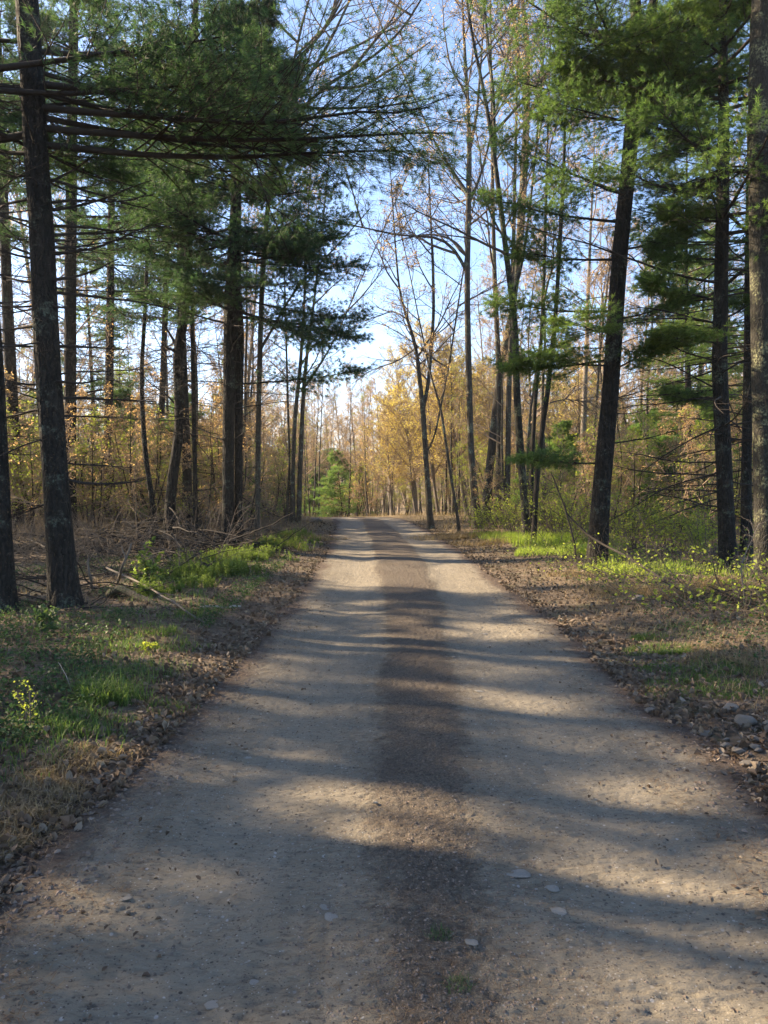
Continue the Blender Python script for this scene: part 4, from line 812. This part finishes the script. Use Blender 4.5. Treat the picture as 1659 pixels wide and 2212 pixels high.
for i, (a, b_, c, sd, lb_) in enumerate([((1340, 1262), (1280, 1238), (1230, 1225), 20, 'low dead branch lying at the foot of the furrowed leaning pine'), ((1590, 1290), (1500, 1262), (1400, 1240), 21, 'twiggy dead branch lying below the dark branchy pine'),
                                      ((1570, 1300), (1545, 1240), (1535, 1180), 22, 'upright bare twiggy branch in front of the dark branchy pine'), ((1610, 1310), (1600, 1220), (1640, 1130), 23, 'pale twiggy branch rising in front of the lichened trunk'), ((1480, 1270), (1430, 1215), (1380, 1110), 24, 'leaning bare branch between the two right pines')]):
    dd = Dp(*a); P = [gp(*a), pt(*b_, dd+.4), pt(*c, dd+.8)] if i > 1 else [gp(*a, .03), gp(*b_, .12), gp(*c, .06)]
    sticks('fallen_branch', [(.009, P)], lb_, 'branch', 'dead' if i in (1, 3) else 'twig_dark', sd, 6, 14)
# the brush heap under the kinked tree
mb = MB(); n = 420; c = np.array([-5.3, 17.6]); a = rg.random(n)*6.28; q = rg.random(n)**.6
X = c[0]+q*np.cos(a)*3.2; Y = c[1]+q*np.sin(a)*2.2; P = np.stack([X, Y, ground(X, Y)+.75*rg.random(n)*np.exp(-(q*1.5)**2)], 1)
st = grow(P, fromdir(rg.normal(0, .9, n)+np.pi*rg.integers(0, 2, n), rg.normal(-.15, .2, n)), .6+1.6*rg.random(n), 8, .1, -.01, rg); st[..., 2] = np.maximum(st[..., 2], ground(st[..., 0], st[..., 1])+.02)
tubes(mb, st, (.006+.02*rg.random(n)**2)[:, None]*np.linspace(1, .4, 8)[None], 5)
P = np.vstack([side_pts(330, -1, 9, 18, 2.2, 8, 1, 1), side_pts(170, 1, 8.5, 15, 1.3, 6, 1, 1)]); st = grow(P, fromdir(rg.random(500)*6.28, rg.uniform(0, .5, 500)), .4+1.2*rg.random(500), 8, .12, -.04, rg); st[..., 2] = np.maximum(st[..., 2], ground(st[..., 0], st[..., 1])+.02)
tubes(mb, st, (.004+.012*rg.random(500)**2)[:, None]*np.linspace(1, .4, 8)[None], 5)
tag(mb.build('brush_pile', M['twig_dark'], None, True), 'heap of tangled dark dead branches at the foot of the kinked tree', 'brush pile', None, 'stuff')

# ------------------------------------------------------------------ stones
import bmesh
def rockmesh(seed, name, mat_, flat=.5):
    bm = bmesh.new(); bmesh.ops.create_icosphere(bm, subdivisions=4, radius=1); r_ = rng_(seed); N = nrm(r_.normal(0, 1, (16, 3))); H = .62+.4*r_.random(16)
    V = np.array([v.co[:] for v in bm.verts]); dt = V@N.T; rr = np.min(np.where(dt > .05, H[None]/np.maximum(dt, .05), 9), 1); rr = np.minimum(rr, 1.15)
    rr = rr*(1+.05*fbm(V[:, 0]*4+seed, V[:, 1]*4+V[:, 2]*3, 3, seed)); V = V*rr[:, None]*[1, .8, flat]
    for v, c_ in zip(bm.verts, V): v.co = c_
    for f in bm.faces: f.smooth = True
    me = bpy.data.meshes.new(name); bm.to_mesh(me); bm.free(); me.materials.append(M[mat_]); return me
def stone(me, name, u, v, w, h, label, cat='stone', group=None, sink=.35):
    c = gp(u, v); s = W(w, c[1])/2; o = bpy.data.objects.new(name, me); COL.objects.link(o); road = abs(c[0]-cx(c[1])) < 1.6
    if road: c[2] = float(roadz(c[0], c[1]))
    o.location = c+np.array([0, 0, s*h*(1-sink*2)]); o.scale = (s, s, s*h); o.rotation_euler = (rg.normal(0, .08), rg.normal(0, .08), rg.random()*.8-.4); return tag(o, label, cat, group)
flat = [rockmesh(i, 'pale_stone', 'stone_pale', .5) for i in (1, 2, 3)]; rk = [rockmesh(i, 'rock', 'rock', .62) for i in (5, 6, 7, 8)]
for i, (u, v, w, lb_) in enumerate([(982, 1894, 14, 'bright white stone on the right edge of the centre strip'), (270, 1968, 30, 'long thin pale stone lying alone on the left wheel track'), (718, 2010, 44, 'largest pale stone in the cluster left of the centre strip'),
        (703, 1990, 30, 'pale stone just above the largest one left of the centre strip'), (1120, 1916, 56, 'wide flat pale stone, widest on the right wheel track'), (1195, 1946, 36, 'pale stone in the sunlit patch on the right wheel track'),
        (1206, 1995, 46, 'pale stone just below the sunlit patch on the right wheel track'), (1147, 1746, 16, 'single pale pebble in the shade above the sunlit patch on the right'), (548, 2148, 24, 'pale stone near the bottom of the left wheel track'),
        (458, 2192, 42, 'pale stone cut close by the bottom edge of the view'), (532, 2102, 9, 'right one of two small pale pebbles side by side on the left'), (522, 2104, 8, 'left one of two small pale pebbles side by side on the left'), (1048, 1376, 14, 'small white stone far up the right wheel track'),
        (538, 1651, 26, 'pale flat stone on the left wheel track in the middle distance'), (617, 1667, 10, 'tiny white stone left of the centre strip in the middle distance'), (1036, 1510, 26, 'flat pale stone beside the centre strip on the right track'), (1220, 1448, 14, 'pale stone inside the far sunlit patch of the right track'),
        (1215, 1864, 16, 'bluish pale stone at the edge of the shadow on the right track'), (1018, 2078, 40, 'faint flat stone at the bottom of the centre strip'), (498, 1730, 10, 'pale pebble near the left edge of the road'), (1128, 2130, 10, 'small white pebble at the bottom right of the centre strip'), (494, 2046, 20, 'pale stone left of the pale cluster')]):
    stone(flat[i % 3], 'pale_stone', u, v, w, .16, lb_, sink=.42)
stone(flat[1], 'white_pebble', 812, 1762, 13, .9, 'white pebble casting a shadow on the centre strip', sink=.1); stone(flat[2], 'white_pebble', 801, 1780, 8, .7, 'smaller white pebble below the other on the centre strip', sink=.1)
stone(rk[0], 'dark_pebble', 980, 1434, 9, .8, 'dark pebble at the right edge of the centre strip', sink=.1); stone(rk[1], 'dark_pebble', 950, 1890, 10, .7, 'dark lump left of the bright white stone', sink=.1); stone(rk[2], 'dark_pebble', 364, 1554, 14, .7, 'brown stone at the left edge of the road beside the grass', sink=.1)
for i, (u, v, w, lb_) in enumerate([(1576, 1540, 38, 'upper of two grey rocks on the right verge'), (1606, 1568, 52, 'larger lower grey rock on the right verge'), (1655, 1540, 24, 'rock cut by the right edge, upper one'), (1660, 1572, 30, 'rock cut by the right edge, lower one'), (1402, 1548, 22, 'flat rock at the right edge of the road'),
                                     (1520, 1592, 34, 'long flat rock at the road edge above the stone heap'), (1376, 1300, 30, 'grey slab on the right verge near the dead branches'), (95, 1640, 24, 'dark rock half hidden in the left verge plants')]):
    stone(rk[i % 4], 'rock', u, v, w, .75, lb_, 'rock', sink=.2)
for i in range(52):
    u = 1545+rg.random()*150; v = 1590+ (rg.random()*.9+.1*(i % 3))*130
    if v > 1590+(u-1500)*.85: continue
    stone(rk[i % 4], 'stone', u, v, 10+22*rg.random(), .7, 'fist-sized stone in the loose heap at the right road edge', 'stone', 'stones heaped at the right road edge', .1)
# mossy boulder by the crest on the left
o = stone(rk[1], 'mossy_boulder', 678, 1130, 34, .6, 'low mossy boulder beside the left end of the crest', 'rock', sink=.2)
# small grass tufts growing in the centre strip
for u, v, lb_ in ((948, 2058, 'small grass tuft growing in the centre strip'), (990, 2175, 'second grass tuft nearest the bottom of the centre strip')):
    c = gp(u, v); c[2] = prof(c[1])+.01; r = thing('grass_tuft', c, lb_, 'grass tuft'); mb = MB(); a = rg.random(110)*6.28; q = rg.random(110)**.5*.045; blades(mb, np.stack([c[0]+q*np.cos(a), c[1]+q*np.sin(a), a*0+c[2]], 1), .028, .002, 1., rg); mb.build('blades', M['cover'], r, False, c)

# ------------------------------------------------------------------ haze
mb = MB(); V = np.array([[x, y, z] for x in (-260, 260) for y in (-70, 420) for z in (-6, 42)], float)
mb.add(V, [(0, 1, 3, 2), (4, 6, 7, 5), (0, 4, 5, 1), (2, 3, 7, 6), (0, 2, 6, 4), (1, 5, 7, 3)])
hm = bpy.data.materials.new('haze'); hm.use_nodes = True; hn = hm.node_tree.nodes; hn.remove(hn['Principled BSDF'])
pv = hn.new('ShaderNodeVolumePrincipled'); pv.inputs['Density'].default_value = 0.0004; pv.inputs['Color'].default_value = (.95, .93, .88, 1); pv.inputs['Anisotropy'].default_value = .35
hm.node_tree.links.new(pv.outputs[0], hn['Material Output'].inputs['Volume'])
tag(mb.build('haze', hm, None, False), 'thin pale haze hanging in the air of the wood', 'haze', None, 'stuff')
